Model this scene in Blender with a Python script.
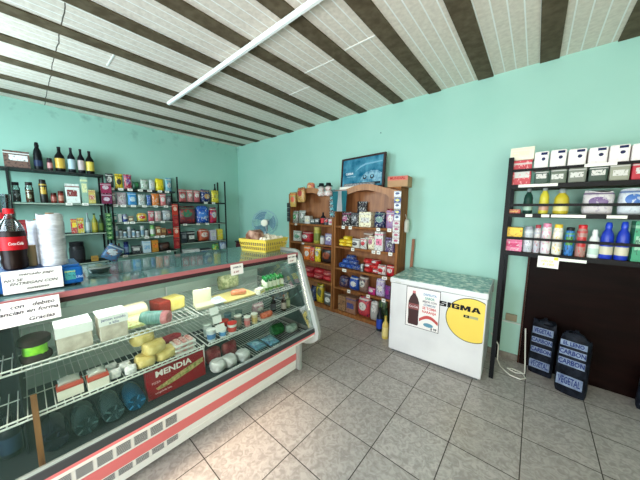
import bpy, bmesh, math, random
from mathutils import Vector, Matrix
random.seed(7)
for o in list(bpy.data.objects): bpy.data.objects.remove(o)
SC = bpy.context.scene; COL = SC.collection
PI = math.pi
# ---------------------------------------------------------------- camera
F = 252.23
CP = Vector((0, 0, 1.648))
RX = Vector((0.76179291, 0.64775844, 0.00897594))
RU = Vector((-0.08326046, 0.08415854, 0.99296779))
RF = Vector((-0.64244787, 0.75718316, -0.11804405))
cd = bpy.data.cameras.new('camera'); cam = bpy.data.objects.new('camera', cd); COL.objects.link(cam)
cd.sensor_width = 36; cd.lens = F/640*36; cd.clip_start = .02
cam.matrix_world = Matrix(((RX.x, RU.x, -RF.x, 0), (RX.y, RU.y, -RF.y, 0), (RX.z, RU.z, -RF.z, CP.z), (0, 0, 0, 1)))
SC.camera = cam
# ---------------------------------------------------------------- light
W = bpy.data.worlds.new('sky'); SC.world = W; W.use_nodes = True
bg = W.node_tree.nodes['Background']; bg.inputs[0].default_value = (.80, .90, 1, 1); bg.inputs[1].default_value = 3.0
sd = bpy.data.lights.new('sun', 'SUN'); sun = bpy.data.objects.new('sun', sd); COL.objects.link(sun)
sd.energy = 5.2; sd.angle = math.radians(12); sd.color = (1, .76, .54)
sun.rotation_euler = Vector((-.15, 1, -.85)).to_track_quat('-Z', 'Y').to_euler()
def area(name, loc, d, sx, sy, e, c):
    l = bpy.data.lights.new(name, 'AREA'); l.shape = 'RECTANGLE'; l.size = sx; l.size_y = sy; l.energy = e; l.color = c
    o = bpy.data.objects.new(name, l); COL.objects.link(o); o.location = loc
    o.rotation_euler = Vector(d).to_track_quat('-Z', 'Z').to_euler(); return o
area('door_daylight', (-1.3, -1.17, 1.25), (.1, 1, -.35), 1.25, 2.1, 52, (.74, .88, 1))
area('window_daylight', (.75, -1.17, 1.6), (0, 1, .1), 1.9, 1.3, 52, (1, .91, .76))
area('side_window_daylight', (-3.9, -1.17, 2.2), (.12, 1, .0), 1.3, .95, 57, (.72, .94, 1))
SC.view_settings.view_transform = 'Standard'; SC.view_settings.look = 'None'
SC.view_settings.gamma = 1; SC.view_settings.use_curve_mapping = False
SC.view_settings.exposure = 0.55
# ---------------------------------------------------------------- pixel ray helper
def at(px, py, ax, v):
    d = RF + RX*((px-320)/F) - RU*((py-240)/F)
    return CP + d*((v-CP[ax])/d[ax])
# ---------------------------------------------------------------- materials
def lin(c):
    return tuple(((x/255)/12.92 if x/255 <= .04045 else ((x/255+.055)/1.055)**2.4) for x in c[:3]) + (1,)
MC = {}
def mat(c, r=.5, metal=0, alpha=1, trans=0, name=None, ior=1.45):
    k = (tuple(c), r, metal, alpha, trans)
    if k in MC: return MC[k]
    m = bpy.data.materials.new(name or 'plain'); m.use_nodes = True
    b = m.node_tree.nodes['Principled BSDF']
    b.inputs['Base Color'].default_value = lin(c); b.inputs['Roughness'].default_value = r
    b.inputs['Metallic'].default_value = metal; b.inputs['Alpha'].default_value = alpha
    b.inputs['Transmission Weight'].default_value = trans; b.inputs['IOR'].default_value = ior
    if sum(c[:3]) < 260 and not metal and r > .3: b.inputs['Specular IOR Level'].default_value = .2
    MC[k] = m; return m
class NT:
    def __init__(s, m): s.t = m.node_tree; s.n = s.t.nodes; s.b = s.n['Principled BSDF']
    def new(s, ty, **kw):
        x = s.n.new(ty)
        for k, v in kw.items(): setattr(x, k, v)
        return x
    def link(s, a, b): s.t.links.new(a, b)
    def math(s, op, a, b=None, c=None):
        x = s.new('ShaderNodeMath', operation=op)
        for i, v in enumerate((a, b, c)):
            if v is None: continue
            if isinstance(v, (int, float)): x.inputs[i].default_value = v
            else: s.link(v, x.inputs[i])
        return x.outputs[0]
    def mix(s, f, a, b):
        x = s.new('ShaderNodeMix', data_type='RGBA')
        for i, v in ((0, f), (6, a), (7, b)):
            if isinstance(v, (int, float, tuple)): x.inputs[i].default_value = v
            else: s.link(v, x.inputs[i])
        return x.outputs[2]
def printed(c1, c2, c3, r=.4, style=0):
    """printed packaging: ground colour, label panel and a broken-up print"""
    k = ('p', tuple(c1), tuple(c2), tuple(c3), r, style)
    if k in MC: return MC[k]
    m = bpy.data.materials.new('printed_wrap'); m.use_nodes = True; n = NT(m)
    n.b.inputs['Roughness'].default_value = r
    tc = n.new('ShaderNodeTexCoord'); sp = n.new('ShaderNodeSeparateXYZ'); n.link(tc.outputs['Generated'], sp.inputs[0])
    ox = .5 + (len(MC) % 5-2)*.03; oz = .52 + (len(MC) % 3-1)*.06
    dx = n.math('ABSOLUTE', n.math('SUBTRACT', sp.outputs[0], ox)); dz = n.math('ABSOLUTE', n.math('SUBTRACT', sp.outputs[2], oz))
    if style == 0:
        patch = n.math('LESS_THAN', n.math('ADD', n.math('POWER', n.math('DIVIDE', dx, .30), 2), n.math('POWER', n.math('DIVIDE', dz, .20), 2)), 1)
    elif style == 1: patch = n.math('MULTIPLY', n.math('LESS_THAN', dz, .17), n.math('LESS_THAN', dx, .36))
    else: patch = n.math('LESS_THAN', sp.outputs[2], .45)
    no = n.new('ShaderNodeTexNoise'); no.inputs['Scale'].default_value = 8; no.inputs['Detail'].default_value = 2
    mp = n.new('ShaderNodeMapping'); mp.inputs['Location'].default_value = (len(MC)*1.37 % 9, 0, len(MC)*.73 % 7); n.link(tc.outputs['Generated'], mp.inputs[0])
    n.link(mp.outputs[0], no.inputs[0])
    sk = n.math('GREATER_THAN', no.outputs[0], .585)
    band = n.math('LESS_THAN', n.math('ABSOLUTE', n.math('SUBTRACT', sp.outputs[2], .86)), .035)
    col = n.mix(patch, lin(c1), lin(c2))
    col = n.mix(n.math('MULTIPLY', sk, .85), col, lin(c3))
    col = n.mix(n.math('MULTIPLY', band, .8), col, lin(c2))
    n.link(col, n.b.inputs['Base Color']); MC[k] = m; return m
def noisy(name, c1, c2, scale, r=.6, bump=0, det=4, stretch=(1, 1, 1), lo=.35, hi=.65):
    m = bpy.data.materials.new(name); m.use_nodes = True; n = NT(m)
    tc = n.new('ShaderNodeTexCoord'); mp = n.new('ShaderNodeMapping'); mp.inputs['Scale'].default_value = stretch
    n.link(tc.outputs['Object'], mp.inputs[0]); no = n.new('ShaderNodeTexNoise'); no.inputs['Scale'].default_value = scale; no.inputs['Detail'].default_value = det
    n.link(mp.outputs[0], no.inputs[0])
    mr = n.new('ShaderNodeMapRange'); mr.inputs[1].default_value = lo; mr.inputs[2].default_value = hi; n.link(no.outputs[0], mr.inputs[0])
    n.link(n.mix(mr.outputs[0], lin(c1), lin(c2)), n.b.inputs['Base Color']); n.b.inputs['Roughness'].default_value = r
    if sum(c1) < 260: n.b.inputs['Specular IOR Level'].default_value = .06
    if bump:
        bp = n.new('ShaderNodeBump'); bp.inputs['Strength'].default_value = bump; bp.inputs['Distance'].default_value = .01
        n.link(no.outputs[0], bp.inputs['Height']); n.link(bp.outputs[0], n.b.inputs['Normal'])
    return m
def thin_glass(name, tint, refl):
    m = bpy.data.materials.new(name); m.use_nodes = True; t = m.node_tree; t.nodes.clear()
    o = t.nodes.new('ShaderNodeOutputMaterial'); tr = t.nodes.new('ShaderNodeBsdfTransparent'); tr.inputs[0].default_value = lin(tint)
    g = t.nodes.new('ShaderNodeBsdfGlossy'); g.inputs['Roughness'].default_value = .015; g.inputs[0].default_value = (1, 1, 1, 1)
    lw = t.nodes.new('ShaderNodeFresnel'); lw.inputs[0].default_value = 1.5
    mu = t.nodes.new('ShaderNodeMath'); mu.operation = 'MULTIPLY'; mu.inputs[1].default_value = refl
    t.links.new(lw.outputs[0], mu.inputs[0]); mx = t.nodes.new('ShaderNodeMixShader')
    t.links.new(mu.outputs[0], mx.inputs[0]); t.links.new(tr.outputs[0], mx.inputs[1]); t.links.new(g.outputs[0], mx.inputs[2]); t.links.new(mx.outputs[0], o.inputs[0])
    return m
# ---------------------------------------------------------------- mesh helpers
def bx(bm, x0, x1, y0, y1, z0, z1):
    v = [bm.verts.new(p) for p in ((x0, y0, z0), (x1, y0, z0), (x1, y1, z0), (x0, y1, z0), (x0, y0, z1), (x1, y0, z1), (x1, y1, z1), (x0, y1, z1))]
    for f in ((3, 2, 1, 0), (4, 5, 6, 7), (0, 1, 5, 4), (1, 2, 6, 5), (2, 3, 7, 6), (3, 0, 4, 7)): bm.faces.new([v[i] for i in f])
    return v
def tube(bm, pts, r, n=6):
    pts = [Vector(p) for p in pts]; rings = []
    for i, p in enumerate(pts):
        d = (pts[min(i+1, len(pts)-1)] - pts[max(i-1, 0)]).normalized()
        u = d.cross(Vector((0, 0, 1)))
        if u.length < .1: u = d.cross(Vector((1, 0, 0)))
        u.normalize(); w = d.cross(u)
        rings.append([bm.verts.new(p + (u*math.cos(2*PI*k/n) + w*math.sin(2*PI*k/n))*r) for k in range(n)])
    for a, b in zip(rings, rings[1:]):
        for k in range(n): bm.faces.new((a[k], a[(k+1) % n], b[(k+1) % n], b[k]))
    bm.faces.new(rings[0][::-1]); bm.faces.new(rings[-1])
def lathe(bm, prof, n=16, c=(0, 0, 0), ax='z'):
    rings = []
    for r, z in prof:
        ring = []
        for k in range(n):
            a = 2*PI*k/n; x, y = r*math.cos(a), r*math.sin(a)
            p = (x, y, z) if ax == 'z' else ((z, x, y) if ax == 'x' else (x, z, y))
            ring.append(bm.verts.new((p[0]+c[0], p[1]+c[1], p[2]+c[2])))
        rings.append(ring)
    for a, b in zip(rings, rings[1:]):
        for k in range(n): bm.faces.new((a[k], a[(k+1) % n], b[(k+1) % n], b[k]))
    if prof[0][0] > 1e-5: bm.faces.new(rings[0][::-1])
    if prof[-1][0] > 1e-5: bm.faces.new(rings[-1])
def prism(bm, poly, a0, a1, ax):
    """polygon in the plane normal to ax, extruded a0..a1"""
    def P(u, v, a): return {'y': (u, a, v), 'x': (a, u, v), 'z': (u, v, a)}[ax]
    A = [bm.verts.new(P(u, v, a0)) for u, v in poly]; B = [bm.verts.new(P(u, v, a1)) for u, v in poly]
    n = len(poly); bm.faces.new(A); bm.faces.new(B[::-1])
    for i in range(n): bm.faces.new((A[i], B[i], B[(i+1) % n], A[(i+1) % n]))
def NB(): return bmesh.new()
def B(f, *a, **k):
    bm = bmesh.new(); f(bm, *a, **k); return bm
def obj(name, bm, m, parent=None, smooth=False, bev=0, loc=None):
    bmesh.ops.recalc_face_normals(bm, faces=bm.faces[:])
    if bev:
        bmesh.ops.bevel(bm, geom=bm.edges[:], offset=bev, segments=2, affect='EDGES', clamp_overlap=True, profile=.6)
    me = bpy.data.meshes.new(name); bm.to_mesh(me); bm.free(); me.materials.append(m)
    if smooth:
        for p in me.polygons: p.use_smooth = True
        try: me.set_sharp_from_angle(angle=math.radians(40))
        except Exception: pass
    o = bpy.data.objects.new(name, me); COL.objects.link(o)
    if parent is not None: o.parent = parent
    if loc: o.location = loc
    return o
LABELS = {}
def tag(o, label, cat, group=None):
    w = len(label.split()); 
    if not (4 <= w <= 16): print('LABELWORDS', w, label)
    if label in LABELS and not group: print('DUPLABEL', label)
    LABELS[label] = 1
    o['label'] = label; o['category'] = cat
    if group: o['group'] = group
    return o
def thing(name, label, cat, loc=(0, 0, 0), rz=0, group=None):
    o = bpy.data.objects.new(name, None); COL.objects.link(o); o.location = loc; o.rotation_euler = (0, 0, rz); o.empty_display_size = .05
    return tag(o, label, cat, group)
def struct(name, bm, m, **k):
    o = obj(name, bm, m, **k)
    if not o.parent: o['kind'] = 'structure'
    return o
def text(name, s, size, m, parent, loc, rot=(PI/2, 0, 0), sx=1, bold=0, align='CENTER', ext=.0006, shear=0):
    c = bpy.data.curves.new('t', 'FONT'); c.body = s; c.size = size; c.extrude = ext; c.offset = bold; c.align_x = align; c.align_y = 'CENTER'; c.resolution_u = 2; c.shear = shear
    t = bpy.data.objects.new('t', c); COL.objects.link(t)
    me = bpy.data.meshes.new_from_object(t.evaluated_get(bpy.context.evaluated_depsgraph_get())); bpy.data.objects.remove(t)
    me.materials.clear(); me.materials.append(m); me.name = name
    o = bpy.data.objects.new(name, me); COL.objects.link(o); o.parent = parent; o.location = loc; o.rotation_euler = rot; o.scale = (sx, 1, 1)
    return o
BLACK = mat((22, 22, 24), .45); WHITE = mat((236, 234, 228), .5); PAPER = mat((240, 236, 226), .8)
INK = mat((60, 55, 60), .8)
# ================================================================ SETTING
XL, YB, ZC, XR, YF = -5.5, 3.43, 3.11, 2.3, -1.25
def wall_mat():
    m = bpy.data.materials.new('mint_plaster'); m.use_nodes = True; n = NT(m)
    tc = n.new('ShaderNodeTexCoord'); no = n.new('ShaderNodeTexNoise'); no.inputs['Scale'].default_value = 1.4; no.inputs['Detail'].default_value = 5
    n.link(tc.outputs['Object'], no.inputs[0])
    mr = n.new('ShaderNodeMapRange'); mr.inputs[1].default_value = .3; mr.inputs[2].default_value = .7; n.link(no.outputs[0], mr.inputs[0])
    c = n.mix(mr.outputs[0], lin((154, 202, 187)), lin((164, 207, 193)))
    # mould stains just under the ceiling near the corner
    sp = n.new('ShaderNodeSeparateXYZ'); n.link(tc.outputs['Object'], sp.inputs[0])
    n2 = n.new('ShaderNodeTexNoise'); n2.inputs['Scale'].default_value = 6; n2.inputs['Detail'].default_value = 6; n.link(tc.outputs['Object'], n2.inputs[0])
    top = n.new('ShaderNodeMapRange'); top.inputs[1].default_value = 2.8; top.inputs[2].default_value = 3.1; n.link(sp.outputs[2], top.inputs[0])
    near = n.math('LESS_THAN', sp.outputs[0], -5.4)
    st = n.new('ShaderNodeMapRange'); st.inputs[1].default_value = .56; st.inputs[2].default_value = .80; n.link(n2.outputs[0], st.inputs[0])
    f = n.math('MULTIPLY', n.math('MULTIPLY', top.outputs[0], st.outputs[0]), n.math('MULTIPLY', near, .8))
    n.link(n.mix(f, c, lin((70, 100, 95))), n.b.inputs['Base Color']); n.b.inputs['Roughness'].default_value = .55
    b = n.new('ShaderNodeBump'); b.inputs['Strength'].default_value = .12; b.inputs['Distance'].default_value = .01; n.link(n2.outputs[0], b.inputs['Height']); n.link(b.outputs[0], n.b.inputs['Normal'])
    return m
WM = wall_mat()
def floor_mat():
    m = bpy.data.materials.new('floor_tiles'); m.use_nodes = True; n = NT(m)
    tc = n.new('ShaderNodeTexCoord'); sp = n.new('ShaderNodeSeparateXYZ'); n.link(tc.outputs['Object'], sp.inputs[0])
    def edge(o, org):
        u = n.math('FRACT', n.math('DIVIDE', n.math('SUBTRACT', o, org), .4)); return n.math('LESS_THAN', n.math('MINIMUM', u, n.math('SUBTRACT', 1, u)), .008), n.math('FLOOR', n.math('DIVIDE', n.math('SUBTRACT', o, org), .4))
    ex, ix = edge(sp.outputs[0], -1.141-4); ey, iy = edge(sp.outputs[1], 1.449-4)
    g = n.math('MAXIMUM', ex, ey)
    cb = n.new('ShaderNodeCombineXYZ'); n.link(ix, cb.inputs[0]); n.link(iy, cb.inputs[1])
    ro = n.new('ShaderNodeVectorMath', operation='SCALE'); n.link(cb.outputs[0], ro.inputs[0]); ro.inputs[3].default_value = 3.7
    ad = n.new('ShaderNodeVectorMath', operation='ADD'); n.link(tc.outputs['Object'], ad.inputs[0]); n.link(ro.outputs[0], ad.inputs[1])
    n1 = n.new('ShaderNodeTexNoise'); n1.inputs['Scale'].default_value = 22; n1.inputs['Detail'].default_value = 8; n1.inputs['Distortion'].default_value = 1.6; n.link(ad.outputs[0], n1.inputs[0])
    mr = n.new('ShaderNodeMapRange'); mr.inputs[1].default_value = .38; mr.inputs[2].default_value = .62; n.link(n1.outputs[0], mr.inputs[0])
    c = n.mix(mr.outputs[0], lin((154, 147, 142)), lin((186, 179, 174)))
    wn = n.new('ShaderNodeTexWhiteNoise'); n.link(cb.outputs[0], wn.inputs[0])
    c = n.mix(n.math('MULTIPLY', wn.outputs[0], .18), c, lin((120, 114, 108)))
    n.link(n.mix(g, c, lin((58, 52, 46))), n.b.inputs['Base Color'])
    n.link(n.math('ADD', n.math('MULTIPLY', g, .4), .34), n.b.inputs['Roughness'])
    return m
struct('floor', B(bx, XL-.1, XR+.1, YF-.1, YB+.1, -.1, 0), floor_mat())
struct('wall_left', B(bx, XL-.12, XL, YF-.12, YB+.12, 0, ZC+.05), WM)
struct('wall_back', B(bx, XL, XR, YB, YB+.12, 0, ZC+.05), WM)
struct('wall_right', B(bx, XR, XR+.12, YF-.12, YB+.12, 0, ZC+.05), WM)
bm = NB()
for a in ((XL, -4.6, 0, ZC), (-4.6, -3.2, 0, 1.7), (-4.6, -3.2, 2.75, ZC), (-3.2, -1.95, 0, ZC), (-1.95, -.65, 2.3, ZC), (-.65, -.2, 0, ZC), (-.2, 1.7, 0, .95), (-.2, 1.7, 2.25, ZC), (1.7, XR, 0, ZC)): bx(bm, a[0], a[1], YF-.12, YF, a[2], a[3])
struct('wall_front', bm, WM)
# ceiling boards with fine grooves
def ceil_mat():
    m = bpy.data.materials.new('ribbed_ceiling_board'); m.use_nodes = True; n = NT(m)
    tc = n.new('ShaderNodeTexCoord'); sp = n.new('ShaderNodeSeparateXYZ'); n.link(tc.outputs['Object'], sp.inputs[0])
    u = n.math('FRACT', n.math('DIVIDE', n.math('ADD', sp.outputs[0], 10), .0935))
    d = n.math('MINIMUM', u, n.math('SUBTRACT', 1, u))
    line = n.math('LESS_THAN', d, .055)
    no = n.new('ShaderNodeTexNoise'); no.inputs['Scale'].default_value = 30; no.inputs['Detail'].default_value = 5; n.link(tc.outputs['Object'], no.inputs[0])
    n3 = n.new('ShaderNodeTexNoise'); n3.inputs['Scale'].default_value = 2.2; n3.inputs['Detail'].default_value = 6; n.link(tc.outputs['Object'], n3.inputs[0])
    mr = n.new('ShaderNodeMapRange'); mr.inputs[1].default_value = .3; mr.inputs[2].default_value = .7; n.link(no.outputs[0], mr.inputs[0])
    c = n.mix(mr.outputs[0], lin((210, 194, 180)), lin((234, 220, 206)))
    c = n.mix(n.math('MULTIPLY', n3.outputs[0], .35), c, lin((225, 220, 212)))
    c = n.mix(line, c, lin((244, 242, 238)))
    seam = n.math('LESS_THAN', n.math('ABSOLUTE', n.math('SUBTRACT', sp.outputs[1], n.math('ADD', .338, n.math('MULTIPLY', n.math('SUBTRACT', n3.outputs[0], .5), .06)))), .004)
    seam = n.math('MULTIPLY', seam, n.math('LESS_THAN', sp.outputs[0], -2.7))
    c = n.mix(seam, c, lin((80, 70, 60)))
    n.link(c, n.b.inputs['Base Color']); n.b.inputs['Roughness'].default_value = .6
    b = n.new('ShaderNodeBump'); b.inputs['Strength'].default_value = .5; b.inputs['Distance'].default_value = .01
    n.link(n.math('ADD', n.math('MULTIPLY', line, 1.0), n.math('MULTIPLY', no.outputs[0], .5)), b.inputs['Height']); n.link(b.outputs[0], n.b.inputs['Normal'])
    return m
struct('ceiling', B(bx, XL-.1, XR+.1, YF-.1, YB+.1, ZC, ZC+.06), ceil_mat())
BM_ = noisy('brown_painted_beam', (84, 72, 56), (104, 92, 74), 14, .6, .2)
k = 1
for x in (.485, -.02, -.54, -1.07, -1.54, -2.09, -2.60, -3.11, -3.64, -4.14, -4.69, -5.22, 1.0, 1.52, 2.04):
    struct('trim_%d' % k, B(bx, x-.071, x+.071, YF+.002, YB-.002, ZC-.012, ZC-.0005), BM_); k += 1
# white joint strips across the boards, the narrow batten between two boards
for (x0, x1, y) in ((-2.53, -2.17, 2.35), (-2.02, -1.62, 2.1), (-1.46, -1.15, 2.05), (-3.5, -3.2, .7), (-1.0, -.62, 1.1)):
    struct('trim_%d' % k, B(bx, x0, x1, y-.006, y+.006, ZC-.005, ZC-.0005), mat((238, 236, 230), .6)); k += 1
# opening frames
fr = mat((70, 60, 52), .5)
bm = NB()
for a in ((-1.95, -1.90, 0, 2.3), (-.70, -.65, 0, 2.3), (-1.90, -.70, 2.25, 2.3)): bx(bm, a[0], a[1], YF-.1, YF-.02, a[2], a[3])
struct('door_1', bm, fr)
bm = NB()
for a in ((-.2, -.15, .95, 2.25), (1.65, 1.7, .95, 2.25), (-.15, 1.65, .95, 1.0), (-.15, 1.65, 2.2, 2.25), (.73, .77, 1.0, 2.2)): bx(bm, a[0], a[1], YF-.1, YF-.02, a[2], a[3])
w1 = struct('window_1', bm, fr)
obj('pane', B(bx, -.15, 1.65, YF-.065, YF-.06, 1.0, 2.2), thin_glass('window_glass', (250, 252, 250), 1), w1)
bm = NB()
for a in ((-4.6, -4.55, 1.7, 2.75), (-3.25, -3.2, 1.7, 2.75), (-4.55, -3.25, 1.7, 1.75), (-4.55, -3.25, 2.7, 2.75)): bx(bm, a[0], a[1], YF-.1, YF-.02, a[2], a[3])
w2 = struct('window_2', bm, fr); obj('pane', B(bx, -4.55, -3.25, YF-.065, YF-.06, 1.75, 2.7), thin_glass('window_glass_left', (250, 252, 250), 1), w2)
struct('trim_%d' % (k+1), B(bx, -5.1, -2.4, YF-1.3, YF-.12, 2.80, 2.86), mat((200, 200, 195), .7))   # unseen slab added to keep sun out of the left window
struct('trim_%d' % k, B(bx, -.5, 2.2, YF-1.3, YF-.12, 2.32, 2.38), mat((200, 200, 195), .7)); k += 2   # unseen slab added to block direct sun at the window
# baseboard strip of wall left of the board
bmb = noisy('tile_skirting', (110, 105, 98), (140, 134, 126), 20, .5)
struct('baseboard_back', B(bx, XL, XR, YB-.012, YB-.0005, .0005, .07), bmb)
# ================================================================ CEILING STRIP LIGHT
t = thing('strip_light', 'long white strip light fitting hanging under the brown ceiling beams', 'light', (-3.95, 1.425, 3.06))
obj('body', B(bx, 0, 4.2, -.020, .020, 0, .03), mat((246, 246, 242), .4), t, bev=.006)
obj('cover', B(bx, .01, 4.19, -.012, .012, -.008, .0), mat((250, 250, 248), .3), t)
for x in (.12, 1.45, 2.6, 3.9): obj('bracket', B(bx, x-.02, x+.02, -.012, .012, .03, .0378), mat((150, 150, 148), .4, .6), t)
# ================================================================ ITEM GENERATORS (local: width X, front -Y, up Z)
def g_pouch(bm, w, h, d, seed=0, slump=0, n=14):
    rnd = random.Random(seed); rings = []
    L = [0, .03, .12, .28, .45, .6, .75, .87, .95, .97, 1]
    ph = rnd.random()*6
    for v in L:
        t = max(.0025, d/2*max(0, 1-abs(2*v-.9)**3.2)**.6) if v < .95 else .002
        if v == 0: t = d*.28
        wf = 1-.10*math.sin(PI*v)*.6 + (.02 if v > .94 else 0)
        ring = []
        for k in range(n):
            a = 2*PI*k/n; cx, sx = math.cos(a), math.sin(a)
            x = w/2*wf*math.copysign(abs(cx)**.65, cx); y = t*sx*(1+.16*math.sin(ph+3*a+v*9))
            z = h*v + (rnd.random()-.5)*h*.012 + slump*w*x/w*math.sin(PI*v)
            ring.append(bm.verts.new((x, y, z)))
        rings.append(ring)
    for a, b in zip(rings, rings[1:]):
        for k in range(n): bm.faces.new((a[k], a[(k+1) % n], b[(k+1) % n], b[k]))
    bm.faces.new(rings[0][::-1]); bm.faces.new(rings[-1])
def g_bag(bm, w, h, d, seed=0):      # fat soft bag
    rnd = random.Random(seed); rings = []; n = 16; ph = rnd.random()*6
    for v in (0, .06, .2, .4, .6, .78, .9, .97, 1):
        e = max(.12, (1-abs(2*v-.95)**4))**.5
        rings.append([bm.verts.new((w/2*(.85+.15*e)*math.copysign(abs(math.cos(2*PI*k/n))**.7, math.cos(2*PI*k/n))*(1+.04*math.sin(ph+k*2+v*7)),
            d/2*e*math.copysign(abs(math.sin(2*PI*k/n))**.7, math.sin(2*PI*k/n))*(1+.08*math.sin(ph+k*1.7+v*11)), h*v*(1-.05*math.sin(ph+k*.9)*(v > .9)))) for k in range(n)])
    for a, b in zip(rings, rings[1:]):
        for k in range(n): bm.faces.new((a[k], a[(k+1) % n], b[(k+1) % n], b[k]))
    bm.faces.new(rings[0][::-1]); bm.faces.new(rings[-1])
GLS = {}
def make(kind, w, h, c1, c2, c3, root_label, cat, name, loc, rz, group, seed, d=None):
    R_ = lambda x: mat(x, .35)
    if kind in ('pouch', 'bag', 'box', 'pack'):
        if d is None: d = {'pouch': min(w*.5, .10), 'bag': min(w*.8, .17), 'box': min(w*.7, .16), 'pack': min(w*.8, .2)}[kind]
        bm = NB()
        if kind == 'pouch': g_pouch(bm, w, h, d, seed)
        elif kind == 'bag': g_bag(bm, w, h, d, seed)
        else: bx(bm, -w/2, w/2, -d/2, d/2, 0, h)
        o = obj(name, bm, printed(c1, c2, c3, .35 if kind in ('pouch', 'bag') else .5, 0 if kind in ('pouch', 'bag') else 1), smooth=kind in ('pouch', 'bag'), bev=0 if kind in ('pouch', 'bag') else (.012 if kind == 'pack' else .002))
        o.location = loc; o.rotation_euler = (0, 0, rz); tag(o, root_label, cat, group); return o, d
    t = thing(name, root_label, cat, loc, rz, group); r = w/2
    if kind == 'bottle':
        bh = h*.62
        obj('body', B(lathe, [(r*.9, 0), (r, .01), (r, bh*.5), (r, bh*.92), (r*.9, h*.64), (r*.5, h*.74), (r*.36, h*.80), (r*.34, h*.93)]), R_(c1), t, smooth=True)
        obj('bottle_cap', B(lathe, [(r*.37, h*.92), (r*.37, h)]), R_(c3), t, smooth=True)
        obj('bottle_label', B(lathe, [(r*1.02, bh*.2), (r*1.02, bh*.85)]), R_(c2), t, smooth=True)
    elif kind == 'jug':
        obj('body', B(lathe, [(r*.92, 0), (r, .01), (r, h*.42), (r*.93, h*.5), (r*.96, h*.58), (r*.8, h*.70), (r*.48, h*.80), (r*.42, h*.84)]), R_(c1), t, smooth=True)
        obj('bottle_cap', B(lathe, [(r*.50, h*.83), (r*.52, h*.90), (r*.40, h*.985), (r*.3, h)]), R_(c3), t, smooth=True)
        obj('bottle_label', B(lathe, [(r*1.02, h*.12), (r*1.02, h*.34)]), R_(c2), t, smooth=True)
    elif kind == 'jar':
        obj('body', B(lathe, [(r*.9, 0), (r*.97, h*.05), (r*.97, h*.72), (r*.8, h*.82)]), R_(c1), t, smooth=True)
        obj('lid', B(lathe, [(r*.88, h*.8), (r*.9, h*.82), (r*.9, h)]), R_(c3), t, smooth=True)
        obj('jar_label', B(lathe, [(r*.985, h*.18), (r*.985, h*.62)]), R_(c2), t, smooth=True)
    elif kind == 'can':
        obj('body', B(lathe, [(r*.93, 0), (r, h*.03), (r, h*.8), (r*.8, h*.9)]), printed(c1, c2, c3, .35, 1), t, smooth=True)
        obj('can_cap', B(lathe, [(r*.84, h*.88), (r*.84, h*.98), (r*.7, h)]), R_(c3), t, smooth=True)
    elif kind == 'glass_jar':
        G = GLS.setdefault('g', thin_glass('clear_jar_glass', (215, 225, 222), 1))
        obj('body', B(lathe, [(r*.9, 0), (r, h*.05), (r, h*.7), (r*.75, h*.8), (r*.75, h*.86)]), G, t, smooth=True)
        obj('contents', B(lathe, [(r*.85, .006), (r*.93, h*.06), (r*.93, h*.62)]), printed(c1, c2, c1, .6), t, smooth=True)
        obj('lid', B(lathe, [(r*.85, h*.84), (r*.85, h)]), R_(c3), t, smooth=True)
    return t, w
class Shelf:
    def __init__(s, ax, front, z, rz, phrase): s.ax = ax; s.f = front; s.z = z; s.rz = rz; s.p = phrase; s.it = []
SEED = [0]
NAMES = {'pouch': ('snack_pouch', 'pouch'), 'bag': ('food_bag', 'bag'), 'box': ('carton', 'box'), 'pack': ('tissue_pack', 'pack'), 'bottle': ('bottle', 'bottle'), 'jug': ('bottle', 'bottle'), 'jar': ('jar', 'jar'), 'can': ('spray_can', 'can'), 'glass_jar': ('glass_jar', 'jar')}
def put(S, kind, x0, x1, yt, c1, c2, c3, desc, dz=0, dy=0, name=None, cat=None, d=None, yb=None):
    f = S.f - dy if S.ax == 0 else S.f + dy
    ym = yt + 6; other = 1-S.ax
    a = at(x0, ym, S.ax, f)[other]; b = at(x1, ym, S.ax, f)[other]; w = abs(b-a)*.99
    h = at((x0+x1)/2, yt, S.ax, f).z - S.z - dz
    nm, ct = NAMES[kind]; nm = name or nm; ct = cat or ct
    if kind in ('bottle', 'jug', 'jar', 'can', 'glass_jar'): dd = w
    else: dd = d or {'pouch': min(w*.5, .10), 'bag': min(w*.8, .17), 'box': min(w*.7, .16), 'pack': min(w*.8, .2)}[kind]
    m = (a+b)/2; SEED[0] += 1; S.it.append([m, desc, 0])
    jit = random.uniform(-.14, .14) if kind in ('pouch', 'bag', 'jar', 'bottle') and w < .3 and dz == 0 else 0
    loc = (f-dd/2, m, S.z+dz+.001) if S.ax == 0 else (m, f+dd/2, S.z+dz+.001)
    return make(kind, w, h, c1, c2, c3, desc + ' ' + S.p, ct, nm, loc, S.rz+jit, None, SEED[0], dd if kind in ('pouch', 'bag', 'box', 'pack') else None)[0]
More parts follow.
